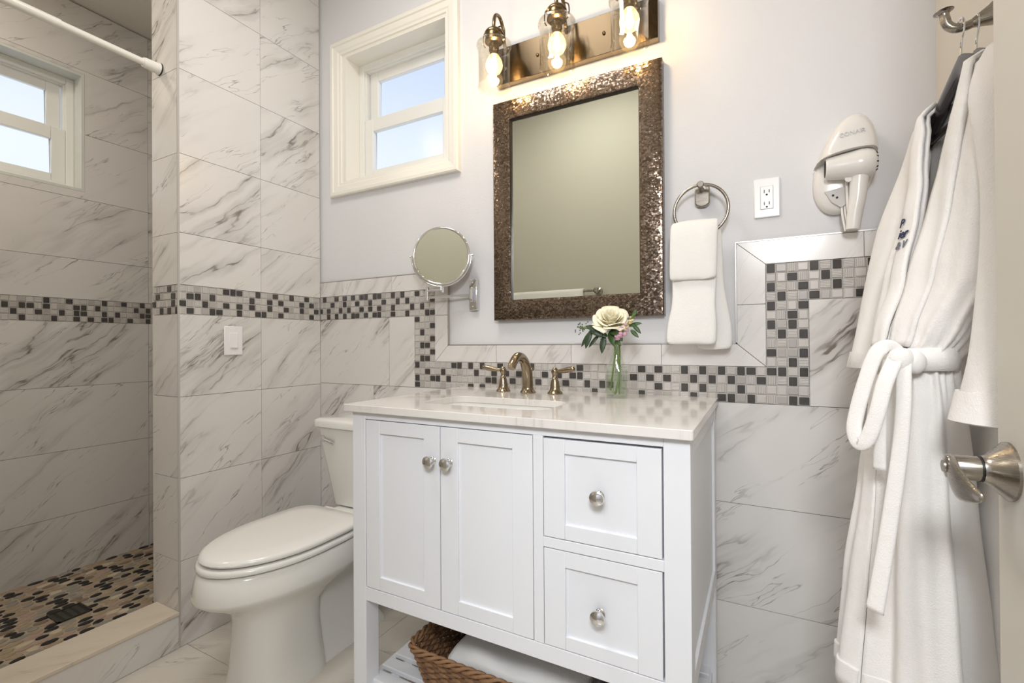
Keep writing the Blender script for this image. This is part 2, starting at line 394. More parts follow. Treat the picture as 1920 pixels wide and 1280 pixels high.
# ---- tiles: each tile its own slab in one wall mesh, the joint left open to the grout behind
def tile_mesh(name, mat, polys, axis, face, depth, gap=0.0008, seedk=1):
    """polys: list of 2-D polygons (u, z) on plane axis=face; slab goes back by depth (signed)"""
    b = B(); rng = random.Random(seedk); ids = []
    oi = {'x': 0, 'y': 1, 'z': 2}[axis]
    def P(u, v):
        return Vector((face, u, v)) if axis == 'x' else (Vector((u, face, v)) if axis == 'y' else Vector((u, v, face)))
    dv = P(0, 0)*0; dv[oi] = depth
    uvl = b.bm.loops.layers.uv.new('UVMap'); al = b.bm.faces.layers.float_vector.new('off')
    for pl in polys:
        if len(pl) == 4 and not isinstance(pl[0], (tuple, list)):
            u0, v0, u1, v1 = pl; pl = [(u0, v0), (u1, v0), (u1, v1), (u0, v1)]
        n = len(pl); ins = []
        area_ = sum(pl[i][0]*pl[(i+1) % n][1]-pl[(i+1) % n][0]*pl[i][1] for i in range(n))
        if area_ < 0: pl = pl[::-1]
        for i in range(n):   # inset the polygon by the joint half width
            a = Vector(pl[i-1]); c = Vector(pl[i]); d = Vector(pl[(i+1) % n])
            e1 = (c-a).normalized(); e2 = (d-c).normalized(); n1 = Vector((-e1.y, e1.x)); n2 = Vector((-e2.y, e2.x))
            k = (n1+n2); k = k/(max(k.dot(n1), 0.2)); ins.append(c + k*gap)
        off = Vector((rng.uniform(0, 40), rng.uniform(0, 40), rng.uniform(0, 10)))
        before = set(b.bm.faces)
        b.poly_ext([P(*q) for q in ins], dv)
        for f in b.bm.faces:
            if f not in before:
                f[al] = off
                for l in f.loops:
                    p = l.vert.co
                    l[uvl].uv = (p.y, p.z) if axis == 'x' else ((p.x, p.z) if axis == 'y' else (p.x, p.y))
    return struct(name, b, mat, smooth=0, keep=True)

ROWS = [0.0, 0.315, 0.62, 0.921, 1.228]; ROWS_UP = [1.338, 1.531, 1.825, 2.14, 2.45, 2.76, ZH]
def rows_tiles(us, rows): return [(us[i], rows[k], us[i+1], rows[k+1]) for i in range(len(us)-1) for k in range(len(rows)-1)]
tile_mesh('wall_left', 'marble', rows_tiles([YE, 1.274, YT], ROWS)+rows_tiles([YE, 1.274, YT], ROWS_UP), 'x', XL, -0.01, seedk=3)
tile_mesh('wall_left_end', 'marble', rows_tiles([XE, XL], ROWS)+rows_tiles([XE, XL], ROWS_UP), 'y', YE, 0.01, seedk=5)
tile_mesh('wall_left_inner', 'marble', rows_tiles([YE, YW], ROWS[:1]+[0.6, 1.2, 1.8, 2.4, ZC]), 'x', XE, 0.01, seedk=6)
e_ = 0.012; SU = [YF, 0.10, 0.70, 1.305, YW]; w0, w1, v0_, v1_ = S0-e_, S1+e_, SZ0-e_, SZ1+e_
sh = rows_tiles(SU, ROWS)+rows_tiles(SU, ROWS_UP[:3])+rows_tiles([YF, 0.10], ROWS_UP[2:5])+rows_tiles([1.305, YW], ROWS_UP[2:5])+rows_tiles(SU, ROWS_UP[4:6])
sh += [[(w1, 2.14), (1.305, 2.14), (1.305, 2.45), (0.70, 2.45), (0.70, v1_), (w1, v1_)], [(0.70, 1.825), (1.305, 1.825), (1.305, 2.14), (w1, 2.14), (w1, v0_), (0.70, v0_)],
       [(0.10, 2.14), (w0, 2.14), (w0, v1_), (0.70, v1_), (0.70, 2.45), (0.10, 2.45)], [(0.10, 1.825), (0.70, 1.825), (0.70, v0_), (w0, v0_), (w0, 2.14), (0.10, 2.14)]]
tile_mesh('wall_shower', 'marble', sh, 'x', XS, -0.01, seedk=8)
tile_mesh('wall_shower_back', 'marble', rows_tiles([XS, -2.3, XE], [0, 0.3, 0.6, 0.9, 1.2, 1.5, 1.8, 2.1, 2.4, ZC]), 'y', YT, 0.01, seedk=9)
# wainscot of the vanity wall: field tiles and the border strips
A0, A1, A2, A3 = -1.312, -1.204, 0.014, 0.122       # mosaic verticals
Z0, Z1, Z2, Z3 = 0.926, 1.0367, 1.2303, 1.341        # mosaic bands
PX0, PX1, PZ, ZT = -1.138, -0.064, 1.105, 1.411      # paint field inside the border
field = [(XL, Z0, -1.455, Z2), (-1.455, Z0, A0, Z2), (XL, ROWS[2], -1.55, Z0), (-1.55, ROWS[2], -0.95, Z0), (-0.95, ROWS[2], -0.34, Z0), (-0.34, ROWS[2], 0.262, Z0), (0.262, ROWS[2], XR, Z0)]
for k in (0, 1):
    field += [(XL, ROWS[k], -1.25+k*0.3, ROWS[k+1]), (-1.25+k*0.3, ROWS[k], -0.65+k*0.3, ROWS[k+1]), (-0.65+k*0.3, ROWS[k], 0.27-k*0.05, ROWS[k+1]), (0.27-k*0.05, ROWS[k], XR, ROWS[k+1])]
field += [(A3, Z0, XR, Z2)]
tile_mesh('wall_back_tiles', 'marble', field, 'y', YT, 0.01, seedk=12)
strip = [(XL, Z3, -1.745, ZT), (-1.745, Z3, -1.441, ZT), [(-1.441, Z3), (A1, Z3), (PX0, ZT), (-1.441, ZT)],
         [(A1, Z3), (A1, Z2), (PX0, Z2), (PX0, ZT)], [(A1, Z2), (A1, Z1), (PX0, PZ), (PX0, Z2)],
         [(A1, Z1), (-0.908, Z1), (-0.908, PZ), (PX0, PZ)], (-0.908, Z1, -0.60, PZ), (-0.60, Z1, -0.287, PZ), [(-0.287, Z1), (A2, Z1), (PX1, PZ), (-0.287, PZ)],
         [(A2, Z1), (A2, 1.223), (PX1, 1.223), (PX1, PZ)], [(A2, 1.223), (A2, Z3), (PX1, ZT), (PX1, 1.223)],
         [(A2, Z3), (0.251, Z3), (0.251, ZT), (PX1, ZT)], (0.251, Z3, XR, ZT)]
tile_mesh('wall_back_border', 'marble_soft', strip, 'y', YT, 0.01, seedk=21)
b = B(); EDG = 0.0035
b.box(PX1-EDG, YT-0.001, PZ, PX1, YW, ZT).box(PX1-EDG, YT-0.001, ZT, XR, YW, ZT+EDG).box(PX0, YT-0.001, PZ, PX0+EDG, YW, ZT).box(XL, YT-0.001, ZT, PX0+EDG, YW, ZT+EDG).box(PX0, YT-0.001, PZ, PX1, YW, PZ+EDG)
struct('trim_1', b, simple('tile_edge_metal', '#b9b5b0', 0.35, 0.6), smooth=0)
b = B(); b.box(XL-0.003, YE-0.003, 0, XL+0.001, YE+0.004, ZH); struct('trim_2', b, 'grout', smooth=0)

# ---- mosaic bands
DB = set([(-22,2),(-21,0),(-20,2),(-20,3),(-19,1),(-18,0),(-18,3),(-17,2),(-16,0),(-16,1),(-16,3),(-15,2),(-14,0),(-14,3),(-13,1),(-13,3),(-12,0),(-12,2),(-11,0),(-11,3),(-10,1),(-10,2),(-9,0),(-9,3),(-8,0),(-8,2),(-8,3),(-7,1),(-5,0),(-5,2),(-5,3),(-4,1),(-3,0),(-2,1),(-2,3),(-1,2),(0,0),(0,4),(0,11),(0,13),(0,14),(1,2),(1,6),(1,8),(1,10),(2,3),(2,8),(2,10),(2,12),(3,1),(3,3),(3,5),(3,7),(3,9),(3,13),(4,13),(5,12),(6,13),(7,11),(8,11),(10,11),(10,14),(11,12),(12,11),(12,14),(13,13),(14,12),(14,13),(15,11),(16,12),(17,13),(18,12),(20,11),(21,13),(22,12),(24,12),(25,13),(26,12),(27,11),(27,12),(28,13),(29,14),(30,13),(31,13),(34,12),(35,11),(35,14),(36,12),(37,11),(37,13),(38,12),(40,11),(40,13),(41,12),(41,14),(42,11),(42,13),(43,12),(44,11),(44,14),(45,12),(45,14),(46,11),(46,13),(47,11),(47,14),(48,12),(49,0),(49,2),(49,4),(49,6),(49,9),(49,11),(50,3),(50,7),(50,11),(51,1),(51,5),(51,6),(51,10),(51,12),(51,14),(52,2),(52,4),(52,7),(52,9),(52,11),(52,14),(53,0),(53,3),(54,1),(55,0),(55,2),(57,3),(58,0),(60,1),(61,2)])
DL = set([(0,2),(1,1),(1,3),(2,1),(3,2),(4,1),(4,3),(5,3),(6,0),(6,2),(7,0),(8,0),(8,2),(8,3),(10,1),(10,2),(11,0),(11,3),(12,3),(13,1),(13,2),(14,0),(15,1),(15,3),(16,2),(17,0),(19,1),(19,2),(20,0),(21,1),(21,3),(22,2)])
DE = set([(0,2),(1,1),(2,3),(4,0),(4,3),(5,1),(5,2),(6,3)])
DS = set([(0,1),(1,2),(2,1),(2,3),(3,1),(4,2),(5,0),(5,1),(6,3),(7,2),(8,0),(9,1),(9,2),(9,3),(10,1),(10,2),(11,3),(12,1),(13,0),(13,2),(13,3),(14,3),(15,2),(16,0),(17,3),(18,1),(19,0),(19,2),(20,1),(20,2),(20,3),(22,1),(24,2),(25,0),(27,3),(28,1)])
MOSM = ['grout_l', 'tile_dark', 'groove_h', 'groove_v', 'tile_plain', 'tile_grey']
MT['grout_l'] = simple('pale_grout', '#c7c3be', 0.85)
def mosaic(name, cells, dark, u0, ztop, pu, pv, axis, face, sgn, ulim=(-9, 9), rsd=1):
    """cells: (col,row) list; sgn: direction from the face into the wall"""
    b = B(); rng = random.Random(rsd)
    uvl = b.bm.loops.layers.uv.new('UVMap')
    def bx(ua, ub, za, zb, d0, d1):
        if axis == 'x': b.box(face+sgn*d0, ua, za, face+sgn*d1, ub, zb)
        else: b.box(ua, face+sgn*d0, za, ub, face+sgn*d1, zb)
    for (c, r) in cells:
        ua, ub = max(u0+c*pu, ulim[0]), min(u0+(c+1)*pu, ulim[1])
        if ub-ua < 0.004: continue
        zb = ztop-r*pv; za = zb-pv
        b.mi = 0; bx(ua, ub, za, zb, 0.003, 0.0095)
        land = (c+r) % 2 == 0
        g = 0.0011
        mu, mz = (g*0.3, g*1.9) if land else (g*2.0, g*0.3)
        if (c, r) in dark: b.mi = 1; d0 = -0.0012
        else:
            q = rng.random(); b.mi = (2 if land else 3) if q < 0.55 else (4 if q < 0.8 else 5); d0 = rng.uniform(-0.0004, 0.0006)
        bx(ua+g+mu, max(ub-g-mu, ua+g+mu+0.001), za+g+mz, zb-g-mz, d0, 0.0035)
    b.bm.faces.ensure_lookup_table()
    for f in b.bm.faces:
        for l in f.loops:
            p = l.vert.co; l[uvl].uv = (p.y, p.z) if axis == 'x' else (p.x, p.z)
    return struct(name, b, MOSM, smooth=0, keep=True, bevel=0.0017, bseg=2)
PU, PV = 0.02706, 0.02767
cells = [(c, r) for c in range(-22, 4) for r in range(4)] + [(c, r) for c in range(4) for r in range(4, 15)] + [(c, r) for c in range(4, 53) for r in range(11, 15)] + [(c, r) for c in range(49, 53) for r in range(0, 11)] + [(c, r) for c in range(53, 64) for r in range(4)]
mosaic('trim_3', cells, DB, A0, Z3, PU, PV, 'y', YT, 1, (XL, XR), 31)
mosaic('trim_4', [(c, r) for c in range(24) for r in range(4)], DL, YE, 1.338, 0.027, 0.0275, 'x', XL, -1, (YE, YT), 32)
mosaic('trim_5', [(c, r) for c in range(7) for r in range(4)], DE, -2.085, 1.338, 0.027, 0.0275, 'y', YE, 1, (XE, XL), 33)
mosaic('trim_6', [(c, r) for c in range(-30, 31) for r in range(4)], DS | {(-c, (c*7) % 4) for c in range(1, 30)}, 0.75, 1.338, 0.027, 0.0275, 'x', XS, -1, (YF, YT), 34)

# ---- floor tiles, curb, shower floor
tile_mesh('floor', 'marble_floor', [(x0, max(y0, YF-0.14), min(x0+0.61, XR), min(y0+0.305, YT)) for i, y0 in enumerate([-0.55+0.305*k for k in range(1, 7)]) for x0 in [(XL+(0.305 if i % 2 == 0 else 0)-0.61)+0.61*k for k in range(5)] if x0 < XR-0.02 and (x0 > XL-0.01)] +
          [(XL, max(-0.55+0.305*k, YF-0.14), XL+0.305, min(-0.55+0.305*(k+1), YT)) for k in range(1, 7, 2)], 'z', 0.0, -0.012, seedk=40)
struct('curb_base', B().box(-2.04, YF, 0, XL-0.006, YE-0.001, 0.118), 'grout', smooth=0)
tile_mesh('curb_face', 'marble', [(YF, 0.0, 0.355, 0.121), (0.355, 0.0, YE, 0.121)], 'x', XL, -0.01, seedk=44)
b = B(); b.box(-2.052, YF, 0.119, XL+0.003, YE-0.0005, 0.132)
uvl = b.bm.loops.layers.uv.new('UVMap'); struct('curb_top', b, 'cream', bevel=0.002, uv=(1, 0))

def pebble_floor():
    b = B(); rng = random.Random(5)
    b.mi = 0; b.box(XS, YF, 0.02, -2.04, YT, 0.047)
    pals = [1, 2, 2, 3, 3, 4, 5, 2, 6]
    py = 0.033; row = 0; x = XS+0.012
    while x < -2.05:
        y = YF+rng.uniform(0, 0.04); ci = rng.randrange(3)
        while y < YT-0.01:
            L = rng.uniform(0.036, 0.054); Wd = py*rng.uniform(0.80, 0.98)
            if not (0.765 < y+L/2 < 0.88 and -2.505 < x < -2.375):
                ci += 1; b.mi = 1 if (ci % 3 == row % 3 and rng.random() < 0.9) or rng.random() < 0.04 else rng.choice(pals[1:])
                ph = rng.uniform(0, 6.28); k = 10; rings = []
                tilt = rng.uniform(-0.35, 0.35)
                for (s_, h) in ((1.0, 0.0465), (0.94, 0.0492), (0.72, 0.0500)):
                    rg = []
                    for i in range(k):
                        a = 2*math.pi*i/k; rr = 1+0.10*math.sin(2*a+ph)+0.06*math.sin(3*a+ph*2)
                        dx = math.sin(a)*Wd/2*rr*s_; dy = math.cos(a)*L/2*rr*s_
                        rg.append((x+dx*math.cos(tilt)-dy*math.sin(tilt)*0.3+rng.uniform(-.0005, .0005), y+L/2+dy+dx*math.sin(tilt), h))
                    rings.append(rg)
                b.loft(rings, False, True)
            y += L+0.002
        x += py*rng.uniform(0.9, 1.0); row += 1
    cols = [simple('pebble_grout', '#ada08e', 0.85), simple('pebble_black', '#15100e', 0.4), simple('pebble_tan', '#aa977d', 0.4, noise=0.4), simple('pebble_grey', '#9a9489', 0.4, noise=0.4),
            simple('pebble_cream', '#cdbfa6', 0.4, noise=0.3), simple('pebble_brown', '#877461', 0.4, noise=0.4), simple('pebble_pink', '#ab9283', 0.4)]
    return struct('floor_shower', b, cols, keep=True, smooth=50)
pebble_floor()

# ---- windows
def casing_frame(b, x0, x1, z0, z1, ax, face, prof):
    """mitred frame: prof = list of (inset-from-outer, stand-off toward the room)"""
    rings = []
    for (ins, st) in prof:
        q = [(x0+ins, z0+ins), (x1-ins, z0+ins), (x1-ins, z1-ins), (x0+ins, z1-ins)]
        rings.append([(u, face-st, v) if ax == 'y' else (face+st, u, v) for u, v in q])
    b.loft(rings, False, False)
def rect_frame(b, u0, u1, v0, v1, wd, ax, f0, f1, wb=None, wt=None):
    wb = wd if wb is None else wb; wt = wd if wt is None else wt
    def bx(a, c, d, e):
        if ax == 'y': b.box(a, f0, d, c, f1, e)
        else: b.box(f0, a, d, f1, c, e)
    bx(u0, u0+wd, v0, v1); bx(u1-wd, u1, v0, v1); bx(u0+wd, u1-wd, v0, v0+wb); bx(u0+wd, u1-wd, v1-wt, v1)
def window(name, u0, u1, v0, v1, ax, face, into, casing, zmid):
    """into: +1 when the wall goes toward +axis; depth measured from face"""
    ctr = (((u0+u1)/2, face, v0) if ax == 'y' else (face, (u0+u1)/2, v0))
    t = struct_root(name, ctr)
    D = lambda d: face+into*d
    if casing:
        b = B(); casing_frame(b, u0-0.088, u1+0.072, v0-0.072, v1+0.078, ax, face, [(0.0, 0.0), (0.0, 0.020), (0.006, 0.024), (0.020, 0.024), (0.024, 0.019), (0.046, 0.016), (0.052, 0.012), (0.062, 0.011), (0.066, 0.005), (0.070, 0.005), (0.0705, -0.01)])
        obj('casing', b, 'trim', t, smooth=0)
        b = B(); th = 0.012
        b.box(u0-0.02, D(-0.004), v0, u0, D(0.14), v1).box(u1, D(-0.004), v0, u1+0.02, D(0.14), v1).box(u0-0.02, D(-0.004), v1, u1+0.02, D(0.14), v1+0.02).box(u0-0.02, D(-0.004), v0-0.02, u1+0.02, D(0.14), v0)
        obj('reveal', b, 'trim', t, smooth=0)
    else:
        b = B()
        b.box(D(0.0), u0-0.012, v0-0.012, D(0.14), u0, v1+0.012).box(D(0.0), u1, v0-0.012, D(0.14), u1+0.012, v1+0.012).box(D(0.0), u0, v1, D(0.14), u1, v1+0.012).box(D(0.0), u0, v0-0.012, D(0.14), u1, v0)
        obj('reveal', b, simple('reveal_stone', '#d9dcd6', 0.25, noise=0.25, nscale=14), t, smooth=0)
    b = B(); rect_frame(b, u0, u1, v0, v1, 0.030, ax, D(0.082), D(0.14))
    rect_frame(b, u0+0.014, u1-0.014, v0+0.014, v1-0.014, 0.022, ax, D(0.098), D(0.14)); obj('frame', b, 'vinyl', t, bevel=0.002)
    iu0, iu1 = u0+0.030, u1-0.030
    lo = obj('lower_sash', (lambda q: (rect_frame(q, iu0, iu1, v0+0.03, zmid+0.030, 0.052, ax, D(0.088), D(0.112), 0.036, 0.06), q)[1])(B()), 'vinyl', t, bevel=0.003)
    upb = B(); rect_frame(upb, iu0+0.012, iu1-0.012, zmid-0.01, v1-0.03, 0.05, ax, D(0.114), D(0.136), 0.04, 0.05)
    us = obj('upper_sash', upb, 'vinyl', t, bevel=0.003)
    def pane(z0, z1, d, par):
        q = B()
        if ax == 'y': q.box(iu0+0.045, D(d), z0, iu1-0.045, D(d+0.004), z1)
        else: q.box(D(d), iu0+0.045, z0, D(d+0.004), iu1-0.045, z1)
        obj('pane', q, 'pane', par, smooth=0)
    pane(v0+0.05, zmid+0.0, 0.1, lo); pane(zmid+0.02, v1-0.06, 0.124, us)
    return t
window('window_2', W0, W1, WZ0, WZ1, 'y', YW, 1, True, 2.165)
window('window_1', S0, S1, SZ0, SZ1, 'x', XS, -1, False, 2.135)

# ------------------------------------------------------------------ door beside the camera
dr = struct_root('door_1', (0.2875, 0.40, 0.012))
b = B(); b.box(0.27, 0.015, 0.012, 0.305, 0.832, 2.03); obj('door_panel', b, 'door', dr, bevel=0.002)
def lever_handle():
    b = B(); o = (0.27, 0.800, 0.948)
    b.lathe([(0.0, 0.0), (0.036, 0.0), (0.036, 0.003), (0.033, 0.006), (0.019, 0.020), (0.017, 0.024), (0.0165, 0.026)], o, (-1, 0, 0), 32)
    rose = obj('rose_plate', b, 'nickel', dr)
    b = B(); b.lathe([(0.0135, 0.024), (0.0135, 0.027), (0.0155, 0.0275), (0.0155, 0.058), (0.0145, 0.0595), (0.008, 0.061), (0.0075, 0.063), (0.0, 0.063)], o, (-1, 0, 0), 28, caps=False)
    obj('lever_spindle', b, 'nickel', dr)
    b = B(); b.lathe([(0.0162, 0.0265), (0.0162, 0.0285)], o, (-1, 0, 0), 28); obj('spindle_ring', b, 'black_rub', dr)
    # blade: runs toward the hinge (-y) and tapers
    rings = []
    for (t, hh, zc, th, xo) in ((0.010, 0.009, 0.004, 0.011, 0.052), (0.004, 0.0165, 0.001, 0.013, 0.053), (-0.010, 0.0225, -0.006, 0.013, 0.055), (-0.030, 0.0225, -0.012, 0.011, 0.057), (-0.052, 0.0165, -0.015, 0.010, 0.0565), (-0.074, 0.0095, -0.016, 0.009, 0.054), (-0.088, 0.0050, -0.016, 0.007, 0.050)):
        rg = []
        for k in range(14):
            a = 2*math.pi*k/14
            rg.append((o[0]-xo+th/2*math.cos(a), o[1]+t, o[2]+zc+hh*math.sin(a)))
        rings.append(rg)
    obj('lever', B().loft(rings), 'nickel', dr, sub=1)
lever_handle()

# ================================================================== THINGS
YV = 0.985
# ---- vanity cabinet
van = thing('vanity_cabinet', (-0.587, 1.28, 0), 'white shaker vanity cabinet with two doors and two drawers under the pale stone top', 'cabinet')
VX0, VX1, VYB = -1.049, -0.125, 1.565
for (x0, x1) in ((VX0, VX0+0.049), (VX1-0.052, VX1)):
    for (y0, y1) in ((YV, YV+0.05), (VYB-0.05, VYB)):
        obj('leg', B().box(x0, y0, 0, x1, y1, 0.918), 'cabinet', van, bevel=0.0015)
b = B(); b.box(-1.0, YV, 0.898, -0.177, YV+0.02, 0.918).box(-0.470, YV, 0.421, -0.445, YV+0.02, 0.898).box(-0.445, YV, 0.644, -0.177, YV+0.02, 0.667).box(-1.0, YV, 0.382, -0.177, YV+0.02, 0.420)
obj('face_frame', b, 'cabinet', van, bevel=0.001)
b = B(); b.box(-1.0, YV+0.024, 0.40, -0.177, VYB-0.01, 0.41).box(-1.0, VYB-0.02, 0.41, -0.177, VYB-0.012, 0.9).box(-1.0, YV+0.024, 0.41, -0.177, YV+0.03, 0.9)
obj('carcass', b, 'cabinet', van)
for (x0, x1, xo) in ((VX0+0.004, VX0+0.02, VX0+0.010), (VX1-0.02, VX1-0.004, VX1-0.010)):
    b = B(); b.box(x0+0.003, YV+0.05, 0.40, x1-0.003, VYB-0.05, 0.918)
    out = -1 if x0 < -0.6 else 1
    a_, c_ = (VX0, VX0+0.018) if out < 0 else (VX1-0.018, VX1)
    b.box(a_, YV+0.05, 0.878, c_, VYB-0.05, 0.918).box(a_, YV+0.05, 0.382, c_, VYB-0.05, 0.43)
    obj('side_panel', b, 'cabinet', van, bevel=0.001)
def shaker(name, x0, x1, z0, z1, px0, px1, pz0, pz1, kx, kz):
    b = B(); d0, d1 = YV, YV+0.019
    b.box(x0, d0, z0, px0, d1, z1).box(px1, d0, z0, x1, d1, z1).box(px0, d0+0.0004, z0, px1, d1, pz0).box(px0, d0+0.0004, pz1, px1, d1, z1).box(px0-0.004, d0+0.007, pz0-0.004, px1+0.004, d1-0.001, pz1+0.004)
    d = obj(name, b, 'cabinet', van, bevel=0.0009)
    b = B(); b.lathe([(0, 0), (0.011, 0), (0.011, 0.002), (0.0075, 0.005), (0.0065, 0.010), (0.0085, 0.014), (0.0145, 0.017), (0.0165, 0.021), (0.0155, 0.025), (0.010, 0.0285), (0.0, 0.030)], (kx, YV, kz), (0, -1, 0), 28)
    k = obj('knob', b, 'chrome', d); k['label'] = 'round polished chrome knob'
G = 0.0016
shaker('door', -0.998+G, -0.7365-G, 0.422, 0.896, -0.946, -0.790, 0.458, 0.860, -0.760, 0.806)
shaker('door', -0.7365+G, -0.470-G, 0.422, 0.896, -0.682, -0.525, 0.458, 0.860, -0.707, 0.806)
shaker('drawer', -0.445+G, -0.179-G, 0.669, 0.893, -0.392, -0.231, 0.702, 0.861, -0.311, 0.780)
shaker('drawer', -0.445+G, -0.179-G, 0.422, 0.642, -0.392, -0.231, 0.452, 0.606, -0.311, 0.526)
b = B()
for k in range(9): b.box(-1.022, 1.012+k*0.058, 0.127, -0.140, 1.012+k*0.058+0.040, 0.142)
b.box(-0.985, 1.036, 0.100, -0.955, VYB-0.05, 0.127).box(-0.22, 1.036, 0.100, -0.19, VYB-0.05, 0.127).box(-1.0, YV+0.004, 0.095, -0.177, YV+0.024, 0.127)
b.box(VX0+0.01, YV+0.05, 0.095, VX0+0.03, VYB-0.05, 0.127).box(VX1-0.03, YV+0.05, 0.095, VX1-0.01, VYB-0.05, 0.127)
obj('slatted_shelf', b, 'cabinet', van, bevel=0.0025)

# ---- stone countertop with the sink opening
def rrect(x0, x1, y0, y1, r, z, n=8):
    pts = []
    for (cx, cy, a0) in ((x1-r, y1-r, 0), (x0+r, y1-r, 90), (x0+r, y0+r, 180), (x1-r, y0+r, 270)):
        for k in range(n+1):
            a = R(a0+90*k/n); pts.append((cx+r*math.cos(a), cy+r*math.sin(a), z))
    return pts
SK = (-0.890, -0.490, 1.085, 1.290)
b = B(); o_ = rrect(-1.068, -0.117, 0.968, 1.5795, 0.004, 0.939, 8); i_ = rrect(*SK, 0.055, 0.939, 8)
zt, zb = 0.939, 0.9185
dn = lambda ring, z: [(p[0], p[1], z) for p in ring]
b.loft([dn(i_, zt), o_, dn(o_, zb), dn(i_, zb), dn(i_, zt)], False, False)
ct = obj('countertop', b, 'quartz', None, bevel=0.0015, uv=(0, 1), smooth=30)
tag(ct, 'pale veined stone countertop with a sink cut-out resting on the white vanity', 'countertop')
b = B()
def sk(gr, z, r): return rrect(SK[0]-gr, SK[1]+gr, SK[2]-gr, SK[3]+gr, r, z)
b.loft([sk(0.022, 0.9181, 0.07), sk(0.004, 0.9181, 0.058), sk(0.003, 0.90, 0.058), sk(-0.010, 0.83, 0.06), sk(-0.03, 0.797, 0.06), sk(-0.06, 0.790, 0.04)], False, True)
b.loft([sk(0.022, 0.9181, 0.07), sk(0.020, 0.905, 0.07), sk(0.010, 0.83, 0.07), sk(-0.01, 0.785, 0.06), sk(-0.06, 0.778, 0.04)], False, True)
snk = thing('undermount_sink', (-0.69, 1.19, 0.778), 'white rectangular undermount sink basin below the countertop opening', 'sink')
obj('basin', b, 'ceramic', snk)
obj('drain', B().lathe([(0, 0.7905), (0.022, 0.7905), (0.022, 0.7925), (0.016, 0.7935), (0.012, 0.797), (0, 0.797)], (-0.69, 1.19, 0)), 'bronze', snk)

# ---- faucet
fz = 0.939
fc = thing('widespread_faucet', (-0.717, 1.466, fz), 'bronze widespread sink faucet with arched spout and two lever handles', 'faucet')
b = B(); b.lathe([(0, 0), (0.027, 0), (0.0275, 0.003), (0.025, 0.007), (0.0205, 0.012), (0.0195, 0.018)], (-0.717, 1.466, fz), seg=32)
pth = smooth_path([(-0.717, 1.466, fz+0.015), (-0.717, 1.463, fz+0.055), (-0.717, 1.450, fz+0.095), (-0.717, 1.422, fz+0.122), (-0.717, 1.385, fz+0.126), (-0.717, 1.357, fz+0.108), (-0.717, 1.345, fz+0.090)], 6)
n_ = len(pth); b.tube(pth, [0.0195-0.0065*(i/(n_-1))**0.8 for i in range(n_)], 20)
obj('spout', b, 'bronze', fc)
b = B(); b.tube([(-0.717, 1.497, fz), (-0.717, 1.497, fz+0.075)], 0.003, 10); b.ball((-0.717, 1.497, fz+0.080), 0.0075)
obj('lift_rod', b, 'bronze', fc)
for (hx, sgn) in ((-0.816, -1), (-0.616, 1)):
    b = B(); hy = 1.468
    b.lathe([(0, 0), (0.0255, 0), (0.026, 0.003), (0.0235, 0.007), (0.0185, 0.012), (0.0165, 0.022), (0.0135, 0.042), (0.0105, 0.050), (0.0118, 0.053), (0.0095, 0.056), (0.0085, 0.062), (0.0105, 0.068), (0.0125, 0.075), (0.0105, 0.083), (0.006, 0.089), (0, 0.090)], (hx, hy, fz), seg=28)
    h = obj('handle', b, 'bronze', fc)
    pts = [(hx, hy, fz+0.077), (hx+sgn*0.02, hy-0.004, fz+0.078), (hx+sgn*0.045, hy-0.010, fz+0.082), (hx+sgn*0.066, hy-0.015, fz+0.086), (hx+sgn*0.078, hy-0.018, fz+0.087)]
    obj('lever', B().tube(smooth_path(pts, 4), [0.006, 0.0055, 0.0055, 0.006, 0.0065, 0.0075, 0.0085, 0.009, 0.0095, 0.0098, 0.01, 0.0098, 0.0095, 0.009, 0.008, 0.006, 0.0025], 14), 'bronze', h)

# ---- flower vase and stems
vx, vy, vz = -0.3985, 1.447, 0.9395
va = thing('bud_vase', (vx, vy, vz), 'small clear glass bottle vase on the countertop holding flowers', 'vase')
def sqring(r, z, sq):   # squarish ring
    out = []
    for k in range(32):
        a = 2*math.pi*k/32; c, s_ = math.cos(a), math.sin(a)
        q = (abs(c)**(2/sq)*(1 if c > 0 else -1), abs(s_)**(2/sq)*(1 if s_ > 0 else -1))
        out.append((vx+r*q[0], vy+r*q[1], vz+z))
    return out
prof = [(0.024, 0.0, 3.2), (0.031, 0.004, 3.4), (0.0325, 0.02, 3.4), (0.0325, 0.075, 3.2), (0.030, 0.092, 2.6), (0.0205, 0.118, 2.1), (0.0155, 0.138, 2.0), (0.0155, 0.158, 2.0), (0.0185, 0.163, 2.0), (0.0185, 0.169, 2.0)]
b = B(); b.loft([sqring(*p) for p in prof] + [sqring(p[0]-0.0025, max(p[1], 0.006), p[2]) for p in reversed(prof)])
obj('bottle', b, 'vase', va)
b = B(); b.loft([sqring(0.029, 0.007, 3.2), sqring(0.0297, 0.02, 3.3), sqring(0.0297, 0.07, 3.1)]); obj('water', b, 'water', va)
def leaf(b, base, tip, wd, nrm, bend=0.15, seg=7):
    base, tip = Vector(base), Vector(tip); d = tip-base; L = d.length; d = d.normalized(); n = Vector(nrm); n = (n-d*n.dot(d)).normalized(); sd = d.cross(n)
    rows = []
    for i in range(seg+1):
        t = i/seg; wv_ = wd*math.sin(math.pi*min(t*0.92+0.06, 1.0))**0.8 if 0 < i < seg else wd*0.04
        c = base+d*(L*t)-n*(bend*L*t*t)
        rows.append([c-sd*wv_+n*wv_*0.3, c, c+sd*wv_+n*wv_*0.3])
    b.grid(rows)
def stem_path(base, mid, top): return smooth_path([base, mid, top], 6)
